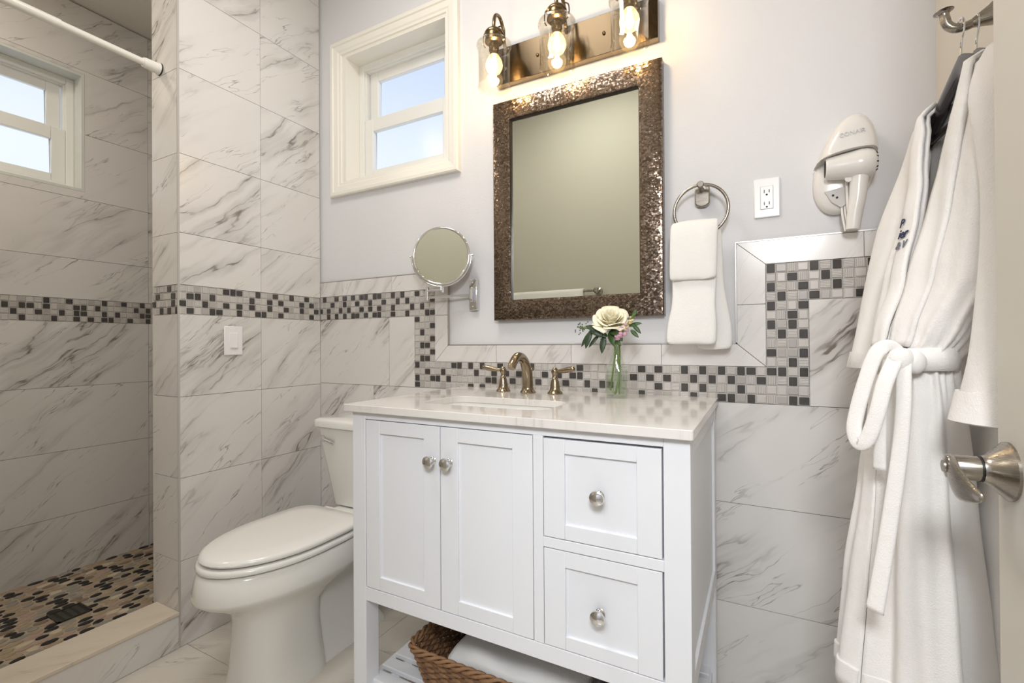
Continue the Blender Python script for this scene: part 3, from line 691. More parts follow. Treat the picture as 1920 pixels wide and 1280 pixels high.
# rose
ro = thing('white_rose', (vx-0.008, vy-0.012, vz+0.012), 'large open cream-white rose standing in the bottle vase', 'flower')
rc = Vector((-0.413, 1.440, 1.186))
b = B(); b.tube(smooth_path([(vx-0.006, vy+0.0, vz+0.010), (vx+0.006, vy, vz+0.06), (vx+0.002, vy, vz+0.14), (vx-0.006, vy-0.002, vz+0.19), (rc.x, rc.y, rc.z-0.028)], 5), 0.0036, 8); obj('stem', b, 'stem', ro)
def rose(center, scale, view):
    b = B(); rng = random.Random(3); center = Vector(center)
    ax = Vector(view).normalized(); u = ax.orthogonal().normalized(); v_ = ax.cross(u)
    npet = 26
    for i in range(npet):
        t = i/(npet-1); ang = i*2.399+rng.uniform(-.2, .2)
        rad = (0.004+0.050*t**0.9)*scale; wid = 0.95-0.25*t
        height = (0.034-0.026*t**1.3)*scale; flare = (0.05+0.95*t**1.2)
        rows = []
        for r_ in range(7):
            s_ = r_/6; row = []
            for c in range(9):
                q = (c/8-0.5)*2
                a = ang+q*wid*(0.35+0.65*math.sin(math.pi*(0.15+0.7*s_)))
                rr = rad*(0.30+0.70*s_**0.7)
                edge = s_**6
                h = -0.030*scale+(height+0.030*scale)*s_*(1-0.10*q*q*s_)
                rr += edge*flare*0.012*scale; h -= edge*flare*0.010*scale
                h += 0.0018*scale*math.sin(3*q+i)*s_
                row.append(center+ax*h+(u*math.cos(a)+v_*math.sin(a))*rr)
            rows.append(row)
        b.grid(rows)
    return b
obj('bloom', rose(rc, 0.98, (0.22, -0.72, 0.72)), 'petal', ro, solid=0.0008, soff=0, keep=True, smooth=80)
b = B()
for (t_, nrm) in (((-0.455, 1.42, 1.150), (0, -0.6, 1)), ((-0.375, 1.42, 1.120), (0, -1, .5)), ((-0.402, 1.41, 1.108), (0, -1, .3)), ((-0.39, 1.405, 1.14), (0, -1, .4))): leaf(b, (rc.x+0.004, rc.y, rc.z-0.032), t_, 0.014, nrm, 0.2)
obj('leaf', b, 'leaf', ro, solid=0.0006)
# eucalyptus with long dark leaves and a seeded tip
eu = thing('seeded_eucalyptus_sprig', (vx-0.02, vy-0.01, vz+0.03), 'eucalyptus sprig with long dark hanging leaves and seed clusters left of the rose', 'foliage')
b = B(); b.tube(smooth_path([(vx-0.018, vy-0.008, vz+0.022), (vx-0.010, vy-0.004, vz+0.09), (vx-0.004, vy-0.005, vz+0.155), (-0.430, 1.43, 1.140), (-0.470, 1.425, 1.155), (-0.512, 1.43, 1.160)], 5), 0.0026, 8); obj('stem', b, 'stem', eu)
lf = [((-0.432, 1.43, 1.140), (-0.478, 1.395, 1.165), .0125), ((-0.470, 1.425, 1.155), (-0.487, 1.405, 1.095), .0095), ((-0.470, 1.425, 1.152), (-0.503, 1.41, 1.100), .007), ((-0.445, 1.43, 1.140), (-0.478, 1.41, 1.098), .006), ((-0.428, 1.42, 1.135), (-0.433, 1.40, 1.080), .0100), ((-0.440, 1.43, 1.143), (-0.452, 1.44, 1.178), .007), ((-0.42, 1.42, 1.130), (-0.470, 1.40, 1.150), .011)]
for base, tip, wd in lf:
    b = B(); leaf(b, base, tip, wd, (0.1, -1, 0.35), 0.12); obj('leaf', b, 'leaf_d', eu, solid=0.0006)
rng = random.Random(9)
for n_s, c_s, sd_, r_s in ((34, (-0.505, 1.43, 1.160), (.010, .006, .009), .0026), (26, (-0.432, 1.415, 1.133), (.010, .006, .010), .0022)):
    b = B()
    for k in range(n_s): b.ball(tuple(c_s[i]+rng.gauss(0, sd_[i]) for i in range(3)), r_s, seg=7, rows=5)
    obj('seed_cluster', b, 'berry', eu)
# pink spike
pk = thing('pink_snapdragon_stem', (vx+0.008, vy+0.006, vz+0.012), 'short pink and blush flower spike right of the white rose', 'flower')
b = B(); b.tube(smooth_path([(vx+0.006, vy+0.006, vz+0.010), (vx+0.008, vy+0.006, vz+0.14), (-0.385, 1.435, 1.125), (-0.360, 1.43, 1.165), (-0.338, 1.43, 1.198)], 5), 0.003, 8); obj('stem', b, 'stem', pk)
b = B(); rng = random.Random(4)
for k in range(26):
    t = k/25; c = Vector((-0.393, 1.432, 1.122)).lerp(Vector((-0.345, 1.43, 1.180)), t)+Vector((rng.gauss(0, .006), rng.gauss(-.004, .006), rng.gauss(0, .005)))
    b.mi = 0 if t < 0.55 else 1
    b.ball(c, 0.0085*(1-0.35*t), 1, 0.8, rng.uniform(.6, .9), 8, 6)
obj('florets', b, ['pink', 'blush'], pk)
for (a_, t_) in (((-0.36, 1.432, 1.160), (-0.318, 1.425, 1.172)), ((-0.345, 1.43, 1.168), (-0.318, 1.42, 1.140)), ((-0.35, 1.43, 1.150), (-0.325, 1.42, 1.128)), ((-0.345, 1.43, 1.185), (-0.333, 1.43, 1.212)), ((-0.40, 1.43, 1.12), (-0.377, 1.41, 1.105))): 
    b = B(); leaf(b, a_, t_, 0.0065, (0, -1, .4), 0.2); obj('leaf', b, 'leaf', pk, solid=0.0005)

# ---- wall mirror
mi_ = thing('wall_mirror', (-0.5895, 1.5875, 1.199), 'rectangular mirror in a wide hammered bronze chip frame above the vanity', 'mirror')
b = B()
def ringy(ins, y, X=(-0.905, -0.274), Z=(1.199, 2.031)): return [(X[0]+ins, y, Z[0]+ins), (X[1]-ins, y, Z[0]+ins), (X[1]-ins, y, Z[1]-ins), (X[0]+ins, y, Z[1]-ins)]
b.loft([ringy(0.0, 1.5895), ringy(0.0, 1.5600), ringy(0.003, 1.5555), ringy(0.010, 1.5535), ringy(0.068, 1.5535), ringy(0.0735, 1.5555), ringy(0.0745, 1.5600), ringy(0.0745, 1.5700)], False, False)
obj('frame', b, 'hammered', mi_, smooth=20)
b = B(); b.loft([ringy(0.0725, 1.558), ringy(0.0755, 1.558), ringy(0.0765, 1.569), ringy(0.0725, 1.569), ringy(0.0725, 1.558)], False, False); obj('inner_lip', b, simple('dark_lip', '#2a221c', 0.4), mi_, smooth=0)
b = B(); b.box(-0.905+0.070, 1.568, 1.199+0.070, -0.274-0.070, 1.572, 2.031-0.070); obj('mirror_glass', b, 'mirror', mi_, smooth=0)

# ---- vanity light
vl = thing('vanity_light', (-0.587, 1.5875, 2.10), 'three-light brass vanity fixture with clear glass jar shades above the mirror', 'light fixture')
b = B(); b.box(-0.889, 1.560, 2.098, -0.286, 1.5895, 2.236)
for f in b.bm.faces: f.material_index = 0 if f.calc_center_median().y < 1.561 else 1
obj('back_plate', b, ['plate_metal', 'bronze'], vl, bevel=0.0012)
for x_ in (-0.715, -0.465): obj('mounting_screw', B().ball((x_, 1.559, 2.168), 0.006), 'oldbrass', vl)
LX = (-0.842, -0.598, -0.354); LY = 1.462
for lx in LX:
    b = B()
    b.lathe([(0, 0), (0.012, 0), (0.012, 0.004), (0.008, 0.006), (0.0, 0.006)], (lx, 1.560, 2.222), (0, -1, 0), 20)
    b.tube(smooth_path([(lx, 1.557, 2.222), (lx, 1.546, 2.226), (lx, 1.538, 2.245), (lx, 1.532, 2.285), (lx, 1.505, 2.313), (lx, 1.475, 2.303), (lx, LY, 2.270), (lx, LY, 2.248)], 6), 0.0065, 12)
    arm = obj('lamp_arm', b, 'oldbrass', vl)
    b = B(); b.lathe([(0, 0.052), (0.012, 0.052), (0.020, 0.046), (0.030, 0.040), (0.034, 0.034), (0.034, 0.030), (0.030, 0.027), (0.030, 0.012), (0.033, 0.010), (0.033, 0.002), (0.029, 0.0), (0.018, -0.004), (0.018, -0.030), (0.0155, -0.034), (0.0150, -0.048), (0, -0.048)], (lx, LY, 2.196), seg=28)
    for s_ in (-1, 1):
        b.tube(smooth_path([(lx+s_*0.012, LY, 2.246), (lx+s_*0.030, LY, 2.246), (lx+s_*0.043, LY, 2.234), (lx+s_*0.044, LY, 2.205), (lx+s_*0.037, LY, 2.190)], 4), 0.0022, 8)
    obj('socket_cap', b, 'oldbrass', arm)
    sh_ = [(0.026, 0.197), (0.040, 0.196), (0.056, 0.190), (0.064, 0.181), (0.064, 0.176), (0.0585, 0.170), (0.0575, 0.150), (0.0575, 0.045), (0.0585, 0.035), (0.0600, 0.030)]
    b = B(); b.lathe([(r, h) for r, h in sh_]+[(r-0.0022, h) for r, h in reversed(sh_)], (lx, LY, 2.005), seg=40, caps=False)
    obj('glass_shade', b, 'shade', arm)
    b = B(); b.lathe([(0.0, 0.0), (0.012, 0.002), (0.023, 0.010), (0.030, 0.024), (0.0312, 0.034), (0.029, 0.046), (0.023, 0.058), (0.0165, 0.067), (0.0145, 0.072)], (lx, LY, 2.080), seg=28, caps=False)
    bu = obj('bulb', b, 'bulb', arm)
    b = B()
    for k in range(6):
        a = 2*math.pi*k/6; b.tube([(lx+0.004*math.cos(a), LY+0.004*math.sin(a), 2.145), (lx+0.011*math.cos(a), LY+0.011*math.sin(a), 2.103)], 0.0032, 6)
    obj('filament', b, 'filament', bu)
    d = bpy.data.lights.new('bulb_light', 'POINT'); d.energy = 1.9; d.color = (1.0, 0.69, 0.38); d.shadow_soft_size = 0.018
    lo_ = bpy.data.objects.new('bulb_light', d); lo_.location = (lx, LY, 2.115); C.objects.link(lo_)

# ---- toilet
tx = -1.455
to = thing('toilet', (tx, 1.12, 0), 'white two-piece toilet with closed lid standing between the tiled wall and the vanity', 'toilet')
def egg(a, yf, yb, z, sq=2.0, x=tx, n=40, back=2.6):
    """ring: half width a, front yf, back yb; the widest point lies two thirds back"""
    yc = yf+(yb-yf)*0.56; out = []
    for k in range(n):
        t = 2*math.pi*k/n; c, s_ = math.cos(t), math.sin(t)
        if c >= 0: p = sq; ly = yc-yf
        else: p = back; ly = yb-yc
        out.append((x+a*abs(s_)**(2/p)*(1 if s_ > 0 else -1), yc-ly*abs(c)**(2/p)*(1 if c > 0 else -1), z))
    return out
b = B()
b.loft([egg(0.128, 0.872, 1.16, 0.0, 2.4, back=4), egg(0.126, 0.873, 1.16, 0.012, 2.4, back=4), egg(0.116, 0.888, 1.15, 0.08, 2.4, back=4), egg(0.110, 0.896, 1.14, 0.18, 2.3, back=4), egg(0.113, 0.893, 1.15, 0.245, 2.2, back=3.4), egg(0.124, 0.876, 1.20, 0.278, 2.1, back=3), egg(0.150, 0.832, 1.29, 0.308, 2.05), egg(0.180, 0.786, 1.34, 0.336, 2.0), egg(0.189, 0.773, 1.35, 0.348, 2.0), egg(0.191, 0.770, 1.35, 0.356, 2.0), egg(0.187, 0.777, 1.35, 0.390, 2.0), egg(0.184, 0.783, 1.35, 0.415, 2.0), egg(0.181, 0.788, 1.35, 0.424, 2.0), egg(0.174, 0.798, 1.345, 0.4265, 2.0)])
obj('bowl', b, 'ceramic', to, smooth=60)
b = B(); b.loft([rrect(tx-0.105, tx+0.105, 1.08, 1.45, 0.03, 0.0), rrect(tx-0.100, tx+0.100, 1.08, 1.45, 0.03, 0.015), rrect(tx-0.078, tx+0.078, 1.08, 1.43, 0.03, 0.05), rrect(tx-0.076, tx+0.076, 1.08, 1.42, 0.03, 0.22), rrect(tx-0.090, tx+0.090, 1.08, 1.42, 0.03, 0.30), rrect(tx-0.115, tx+0.115, 1.10, 1.40, 0.03, 0.345)])
obj('trapway', b, 'ceramic', to, smooth=60)
b = B(); b.loft([rrect(tx-0.115, tx+0.115, 1.33, 1.57, 0.02, 0.34), rrect(tx-0.13, tx+0.13, 1.31, 1.57, 0.025, 0.420), rrect(tx-0.125, tx+0.125, 1.315, 1.57, 0.025, 0.430)]); obj('tank_shelf', b, 'ceramic', to)
b = B(); b.loft([egg(0.172, 0.800, 1.285, 0.4305, 2.0, back=4), egg(0.184, 0.786, 1.29, 0.433, back=4), egg(0.186, 0.784, 1.29, 0.440, back=4), egg(0.183, 0.788, 1.29, 0.448, back=4), egg(0.178, 0.794, 1.285, 0.450, back=4)]); obj('seat', b, 'seat', to, smooth=50)
b = B(); b.loft([egg(0.166, 0.810, 1.275, 0.4545, back=5), egg(0.179, 0.796, 1.285, 0.4575, back=5), egg(0.1815, 0.793, 1.286, 0.463, back=5), egg(0.179, 0.797, 1.284, 0.471, back=5), egg(0.170, 0.808, 1.278, 0.4755, back=5), egg(0.12, 0.87, 1.23, 0.4785, back=4), egg(0.04, 0.98, 1.12, 0.4795, back=3)]); obj('seat_lid', b, 'seat', to, smooth=50)
b = B(); b.box(tx-0.085, 1.275, 0.43, tx+0.085, 1.31, 0.468); obj('hinge_bar', b, 'seat', to, bevel=0.006)
def tank_ring(wd, yf, yb, z, bow=0.012, r=0.03):
    pts = rrect(tx-wd, tx+wd, yf, yb, r, z, 6); return [(x, y-(bow*(1-((x-tx)/wd)**2) if y < (yf+yb)/2 else 0), z) for x, y, z in pts]
b = B(); b.loft([tank_ring(0.150, 1.415, 1.55, 0.433), tank_ring(0.163, 1.405, 1.56, 0.438), tank_ring(0.188, 1.385, 1.565, 0.60), tank_ring(0.205, 1.372, 1.567, 0.70), tank_ring(0.212, 1.366, 1.568, 0.764)]); obj('tank', b, 'ceramic', to, smooth=50)
b = B(); b.loft([tank_ring(0.219, 1.358, 1.572, 0.7655), tank_ring(0.224, 1.352, 1.574, 0.769), tank_ring(0.225, 1.351, 1.574, 0.790), tank_ring(0.222, 1.354, 1.574, 0.797), tank_ring(0.212, 1.364, 1.570, 0.801), tank_ring(0.10, 1.42, 1.52, 0.803, 0.0, 0.02)]); obj('tank_lid', b, 'ceramic', to, smooth=50)
b = B(); b.lathe([(0, 0), (0.016, 0), (0.0165, 0.006), (0.0155, 0.014), (0.013, 0.020), (0.0, 0.021)], (tx-0.172, 1.384, 0.718), (0, -1, 0), 20)
b.tube([(tx-0.172, 1.366, 0.718), (tx-0.135, 1.362, 0.712), (tx-0.105, 1.360, 0.706)], [0.006, 0.0055, 0.005], 10)
lv = obj('flush_lever', b, 'chrome', to); lv['label'] = 'chrome flush lever'

# ---- magnifying mirror on its folding arm
mg = thing('magnifying_mirror', (-1.01, 1.588, 1.243), 'round chrome magnifying mirror on a folding wall arm left of the bronze mirror', 'mirror')
b = B(); b.box(-1.029, 1.572, 1.243, -0.991, 1.5895, 1.369); b.box(-1.016, 1.560, 1.276, -1.004, 1.573, 1.336)
obj('wall_plate', b, 'chrome', mg, bevel=0.004)
for z_ in (1.258, 1.354): obj('plate_screw', B().ball((-1.010, 1.5715, z_), 0.0035, 1, .5, 1), 'chrome', mg)
J = (-1.195, 1.520); Pm = (-1.100, 1.497)
b = B(); b.tube([(-1.010, 1.560, 1.303), (J[0], J[1], 1.299)], 0.005, 12); b.tube([(-1.010, 1.560, 1.288), (-1.010, 1.560, 1.325)], 0.0065, 14); obj('wall_arm', b, 'chrome', mg)
b = B(); b.tube([(J[0], J[1], 1.287), (J[0], J[1], 1.342)], 0.0075, 16); b.tube([(J[0], J[1], 1.327), (Pm[0], Pm[1], 1.323)], 0.0055, 12); b.tube([(Pm[0], Pm[1], 1.312), (Pm[0], Pm[1], 1.338)], 0.0068, 14); obj('folding_arm', b, 'chrome', mg)
mc = Vector((-1.104, 1.492, 1.4555)); mn = Vector((0.36, -0.93, 0.03)).normalized(); mu = Vector((0, 0, 1)).cross(mn).normalized(); mv = mn.cross(mu)
rad = 0.111
b = B(); ys = [mc+mu*((rad+0.009)*math.cos(t))+mv*((rad+0.009)*math.sin(t)) for t in [math.pi+0.0+math.pi*k/32 for k in range(33)]]
b.tube(ys, 0.0032, 10); b.tube([mc-mv*(rad+0.008), mc-mv*(rad+0.024)], 0.005, 12)
for s_ in (-1, 1): b.tube([mc+mu*s_*(rad-0.002), mc+mu*s_*(rad+0.014)], 0.0028, 10); b.ball(mc+mu*s_*(rad+0.0145), 0.0048, seg=10, rows=7)
obj('yoke', b, 'chrome', mg)
b = B(); b.tube([mc+mu*(rad*math.cos(2*math.pi*k/56))+mv*(rad*math.sin(2*math.pi*k/56)) for k in range(56)], 0.0052, 12, closed=True); obj('rim', b, 'chrome', mg)
b = B(); b.lathe([(0, -0.002), (rad-0.002, -0.002), (rad-0.002, 0.002), (0, 0.002)], mc, mn, 56); obj('mirror_glass', b, 'mirror', mg, smooth=30)

# ---- towel ring and the hand towel
tr = thing('towel_ring', (-0.157, 1.589, 1.44), 'round brushed nickel towel ring on the wall right of the mirror', 'towel ring')
b = B(); pts = []
for k in range(17): a = math.pi+math.pi*k/16; pts.append((-0.158+0.0215*math.cos(a), 1.589, 1.548+0.014*math.sin(a)))
pts += [(-0.1365, 1.589, 1.596), (-0.1795, 1.589, 1.596)]
b.poly_ext(pts, (0, -0.020, 0)); obj('wall_plate', b, 'nickel', tr, bevel=0.003)
b = B(); b.lathe([(0, 0), (0.0095, 0), (0.0095, 0.034), (0.0105, 0.037), (0.0105, 0.046), (0.008, 0.049), (0, 0.049)], (-0.1585, 1.571, 1.590), (0, -1, 0), 18); obj('post', b, 'nickel', tr)
RC = (-0.1585, 1.529, 1.513); RR = 0.077
b = B(); b.tube([(RC[0]+RR*math.cos(2*math.pi*k/64), RC[1], RC[2]+RR*math.sin(2*math.pi*k/64)) for k in range(64)], 0.0048, 12, closed=True); obj('ring', b, 'nickel', tr)
ht = thing('hand_towel', (-0.165, 1.53, 1.09), 'folded white hand towel hanging through the nickel ring', 'towel')
def slab(rows, wob=0.002, seed=0, n=40):
    """rows: (z, xc, half width, yc, half thickness)"""
    rings = []; 
    for (z, xc, hw, yc, th) in rows:
        rg = []
        for k in range(n):
            t = 2*math.pi*k/n; c, s_ = math.cos(t), math.sin(t)
            X = hw*abs(c)**0.45*(1 if c > 0 else -1); Y = th*abs(s_)**0.6*(1 if s_ > 0 else -1)
            Y += wob*math.sin(X*70+seed+z*9)+wob*0.7*math.sin(X*140+z*30+seed)
            rg.append((xc+X, yc+Y, z+wob*0.8*math.sin(X*55+seed)))
        rings.append(rg)
    return B().loft(rings)
obj('front_layer', slab([(1.105, -0.185, .064, 1.497, .012), (1.108, -0.185, .071, 1.497, .016), (1.15, -0.184, .071, 1.497, .017), (1.19, -0.181, .068, 1.498, .017), (1.212, -0.179, .062, 1.499, .016), (1.25, -0.177, .0605, 1.501, .014), (1.30, -0.176, .063, 1.504, .013), (1.38, -0.175, .064, 1.507, .013), (1.44, -0.174, .064, 1.511, .014), (1.462, -0.174, .062, 1.517, .014), (1.470, -0.174, .054, 1.522, .008)], 0.0022, 1), 'towel', ht, sub=1, smooth=0 or 180)
obj('front_fold', slab([(1.298, -0.178, .060, 1.484, .006), (1.301, -0.178, .066, 1.484, .009), (1.34, -0.177, .0665, 1.484, .0105), (1.40, -0.176, .0665, 1.487, .012), (1.45, -0.1745, .067, 1.494, .013), (1.470, -0.174, .067, 1.505, .015), (1.479, -0.173, .063, 1.516, .013), (1.481, -0.173, .055, 1.520, .006)], 0.002, 2), 'towel', ht, sub=1, smooth=180)
obj('back_layer', slab([(1.088, -0.125, .040, 1.543, .010), (1.092, -0.125, .050, 1.543, .014), (1.14, -0.124, .051, 1.543, .015), (1.19, -0.127, .047, 1.543, .015), (1.24, -0.132, .042, 1.543, .014), (1.30, -0.137, .039, 1.543, .013), (1.40, -0.142, .042, 1.542, .012), (1.455, -0.146, .044, 1.538, .011), (1.472, -0.150, .040, 1.530, .009)], 0.002, 5), 'towel', ht, sub=1, smooth=180)

# ---- outlet and light switch
ou = thing('wall_outlet', (0.019, 1.5895, 1.48), 'white duplex electrical outlet on the painted wall beside the hair dryer', 'outlet')
b = B(); b.box(-0.0155, 1.5835, 1.480, 0.0535, 1.5899, 1.597); obj('cover_plate', b, 'white_pl', ou, bevel=0.003)
b = B(); b.box(0.0025, 1.5815, 1.505, 0.0355, 1.5842, 1.572); rcp = obj('receptacle', b, 'white_pl', ou, bevel=0.001)
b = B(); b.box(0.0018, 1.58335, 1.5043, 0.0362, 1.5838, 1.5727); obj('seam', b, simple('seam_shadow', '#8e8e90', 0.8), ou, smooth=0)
for zz in (1.5575, 1.5215):
    for dx in (-0.0064, 0.0064): obj('slot', B().box(0.019+dx-0.001, 1.5810, zz-0.0045, 0.019+dx+0.001, 1.5816, zz+0.0045), 'dark', rcp, smooth=0)
    obj('ground_hole', B().lathe([(0, 0), (0.0027, 0), (0.0027, 0.0006), (0, 0.0006)], (0.019, 1.5816, zz-0.0105), (0, -1, 0), 14), 'dark', rcp, smooth=0)
sw = thing('light_switch', (XL, 1.151, 1.071), 'white rocker light switch on the marble tiled wall above the toilet', 'light switch')
b = B(); b.box(XL+0.0001, 1.113, 1.071, XL+0.006, 1.189, 1.188); obj('cover_plate', b, 'white_pl', sw, bevel=0.003)
b = B(); b.box(XL+0.005, 1.1335, 1.096, XL+0.0075, 1.1685, 1.163); obj('rocker_frame', b, 'white_pl', sw, bevel=0.0008)
b = B(); b.poly_ext([(XL+0.007, 1.137, 1.100), (XL+0.0125, 1.137, 1.1005), (XL+0.0085, 1.137, 1.160), (XL+0.007, 1.137, 1.160)], (0, 0.028, 0)); obj('rocker', b, 'white_pl', sw, bevel=0.0006)

# ---- hair dryer in its wall holder
hd = thing('hair_dryer_holder', (0.208, 1.589, 1.465), 'white rounded wall holder cradling the hair dryer', 'hair dryer holder')
def eggring(s_, y, cx=0.208, cz=1.592, hw=0.068, hh=0.127, n=44, tilt=0.14, top=None):
    out = []
    for k in range(n):
        t = 2*math.pi*k/n; X = hw*s_*math.cos(t)*(1-0.10*math.sin(t)); Z = hh*s_*math.sin(t)
        out.append((cx+X+Z*tilt, y, cz+Z))
    return out
b = B(); b.loft([eggring(1.0, 1.5895), eggring(1.02, 1.578), eggring(1.0, 1.564), eggring(0.92, 1.554), eggring(0.70, 1.549), eggring(0.3, 1.547)]); obj('shell', b, 'ivory_pl', hd, smooth=60)
def hoodring(s_, y):
    out = []
    for (x, y_, z) in eggring(s_, 0, n=60):
        zl = 1.613+0.085*(x-0.205)-2.2*(x-0.215)**2
        out.append((x, y, max(z, zl)))
    return out
b = B(); b.loft([hoodring(1.015, 1.575), hoodring(1.0, 1.545), hoodring(0.95, 1.520), hoodring(0.86, 1.503), hoodring(0.74, 1.494), hoodring(0.5, 1.491)]); hood = obj('hood', b, 'ivory_pl', hd, smooth=50)
b = B(); b.poly_ext([(0.158, 1.546, 1.523), (0.203, 1.546, 1.530), (0.212, 1.546, 1.520), (0.208, 1.546, 1.482), (0.196, 1.546, 1.474), (0.174, 1.546, 1.492)], (0, 0.004, 0)); so_ = obj('socket_panel', b, simple('holder_grey', '#b9b6b2', 0.4), hd, bevel=0.001)
for (x_, z_) in ((0.178, 1.510), (0.187, 1.503)): obj('socket_hole', B().lathe([(0, 0), (0.003, 0), (0.003, 0.001), (0, 0.001)], (x_, 1.546, z_), (0, -1, 0), 12), 'dark', so_)
def text_mesh(name, body, size, mat, parent, origin, xdir, ydir, ext=0.0004, align='LEFT', bold=0.0):
    cu = bpy.data.curves.new(name, 'FONT'); cu.body = body; cu.size = size; cu.extrude = ext; cu.align_x = align; cu.offset = bold; cu.resolution_u = 3
    ob = bpy.data.objects.new(name, cu); C.objects.link(ob)
    dg = bpy.context.evaluated_depsgraph_get(); me = bpy.data.meshes.new_from_object(ob.evaluated_get(dg)); bpy.data.objects.remove(ob); bpy.data.curves.remove(cu)
    xd = Vector(xdir).normalized(); yd = Vector(ydir); yd = (yd-xd*yd.dot(xd)).normalized(); zd = xd.cross(yd)
    Mx = Matrix((xd, yd, zd)).transposed().to_4x4(); Mx.translation = Vector(origin)
    b = B(); b.bm.from_mesh(me); b.bm.transform(Mx); bpy.data.meshes.remove(me)
    return obj(name, b, mat, parent, smooth=0)
text_mesh('raised_lettering', 'CONAIR', 0.0150, simple('silver_letters', '#c4c4c6', 0.25, 0.5), hood, (0.186, 1.4905, 1.645), (1, 0, 0.10), (0, 0, 1), 0.0008)
hdr = thing('hair_dryer', (0.215, 1.497, 1.40), 'white compact hair dryer resting in the wall holder', 'hair dryer')
b = B(); b.lathe([(0.0, 0.0), (0.0255, 0.0), (0.0275, 0.001), (0.0285, 0.004), (0.032, 0.03), (0.0365, 0.062), (0.0375, 0.066), (0.039, 0.075), (0.0385, 0.090), (0.034, 0.103), (0.022, 0.113), (0.0, 0.117)], (0.158, 1.522, 1.577), (1, 0, 0), 36); brl = obj('barrel', b, 'ivory_pl', hdr, smooth=60)
b = B(); b.lathe([(0.0, -0.0004), (0.0225, -0.0004), (0.0225, 0.0), (0, 0.0)], (0.158, 1.522, 1.577), (1, 0, 0), 28); obj('nozzle_opening', b, 'dark', brl, smooth=0)
for k in range(6):
    a = R(62-24*k); b = B(); c0 = Vector((0.2635, 1.522, 1.577)); r0 = 0.030
    p = Vector((0, -math.cos(a)*0.75, math.sin(a))).normalized()
    b.tube([c0+p*0.0315+Vector((-0.006, 0, 0)), c0+p*0.0235+Vector((0.006, 0, 0))], 0.0021, 8); obj('vent_slot', b, 'dark', brl)
b = B(); hp = smooth_path([(0.234, 1.522, 1.560), (0.232, 1.522, 1.530), (0.229, 1.523, 1.49), (0.223, 1.525, 1.45), (0.219, 1.527, 1.408)], 5); b.tube(hp, [0.022-0.006*(i/(len(hp)-1)) for i in range(len(hp))], 20, flat=1.0); hnd = obj('handle', b, 'ivory_pl', hdr, smooth=60)
b = B(); b.lathe([(0, 0), (0.0085, 0), (0.009, 0.004), (0.0085, 0.006), (0, 0.006)], (0.209, 1.518, 1.541), (0, -1, 0), 18); obj('switch_button', b, 'ivory_pl', hnd)
b = B()
for dx in (0, 0.007): b.tube(smooth_path([(0.198+dx, 1.552, 1.486), (0.199+dx, 1.548, 1.455), (0.202+dx, 1.545, 1.43), (0.205+dx, 1.542, 1.408)], 4), 0.0028, 8)
b.tube(smooth_path([(0.208, 1.540, 1.540), (0.209, 1.538, 1.50), (0.211, 1.536, 1.46), (0.216, 1.532, 1.412)], 4), 0.004, 8)
obj('cord', b, 'ivory_pl', hdr)

# ---- robe hook, hangers, robes (on the right wall behind the door)
HY = 1.10
hk = thing('robe_hook', (XR, HY, 1.62), 'brushed nickel flared robe hook on the right wall above the bathrobes', 'hook')
def sqr(x, hw, hz, zc, n=24, p=5):
    out = []
    for k in range(n):
        t = 2*math.pi*k/n; c, s_ = math.cos(t), math.sin(t)
        out.append((x, HY+hw*abs(c)**(2/p)*(1 if c > 0 else -1), zc+hz*abs(s_)**(2/p)*(1 if s_ > 0 else -1)))
    return out
b = B(); b.loft([sqr(0.4075, .036, .044, 1.70), sqr(0.4035, .037, .045, 1.70), sqr(0.392, .031, .037, 1.695), sqr(0.372, .021, .0255, 1.683), sqr(0.350, .012, .0145, 1.672, p=4), sqr(0.330, .0078, .0075, 1.665, p=2.2)], True, True); obj('base', b, 'nickel', hk)
ap = smooth_path([(0.336, HY, 1.666), (0.322, HY, 1.662), (0.308, HY, 1.663), (0.298, HY, 1.672), (0.2945, HY, 1.686), (0.293, HY, 1.697)], 5)
b = B(); b.tube(ap, [0.0075]*(len(ap)-6)+[0.0072, 0.0072, 0.0075, 0.0085, 0.0105, 0.0145], 16); obj('arm', b, 'nickel', hk)

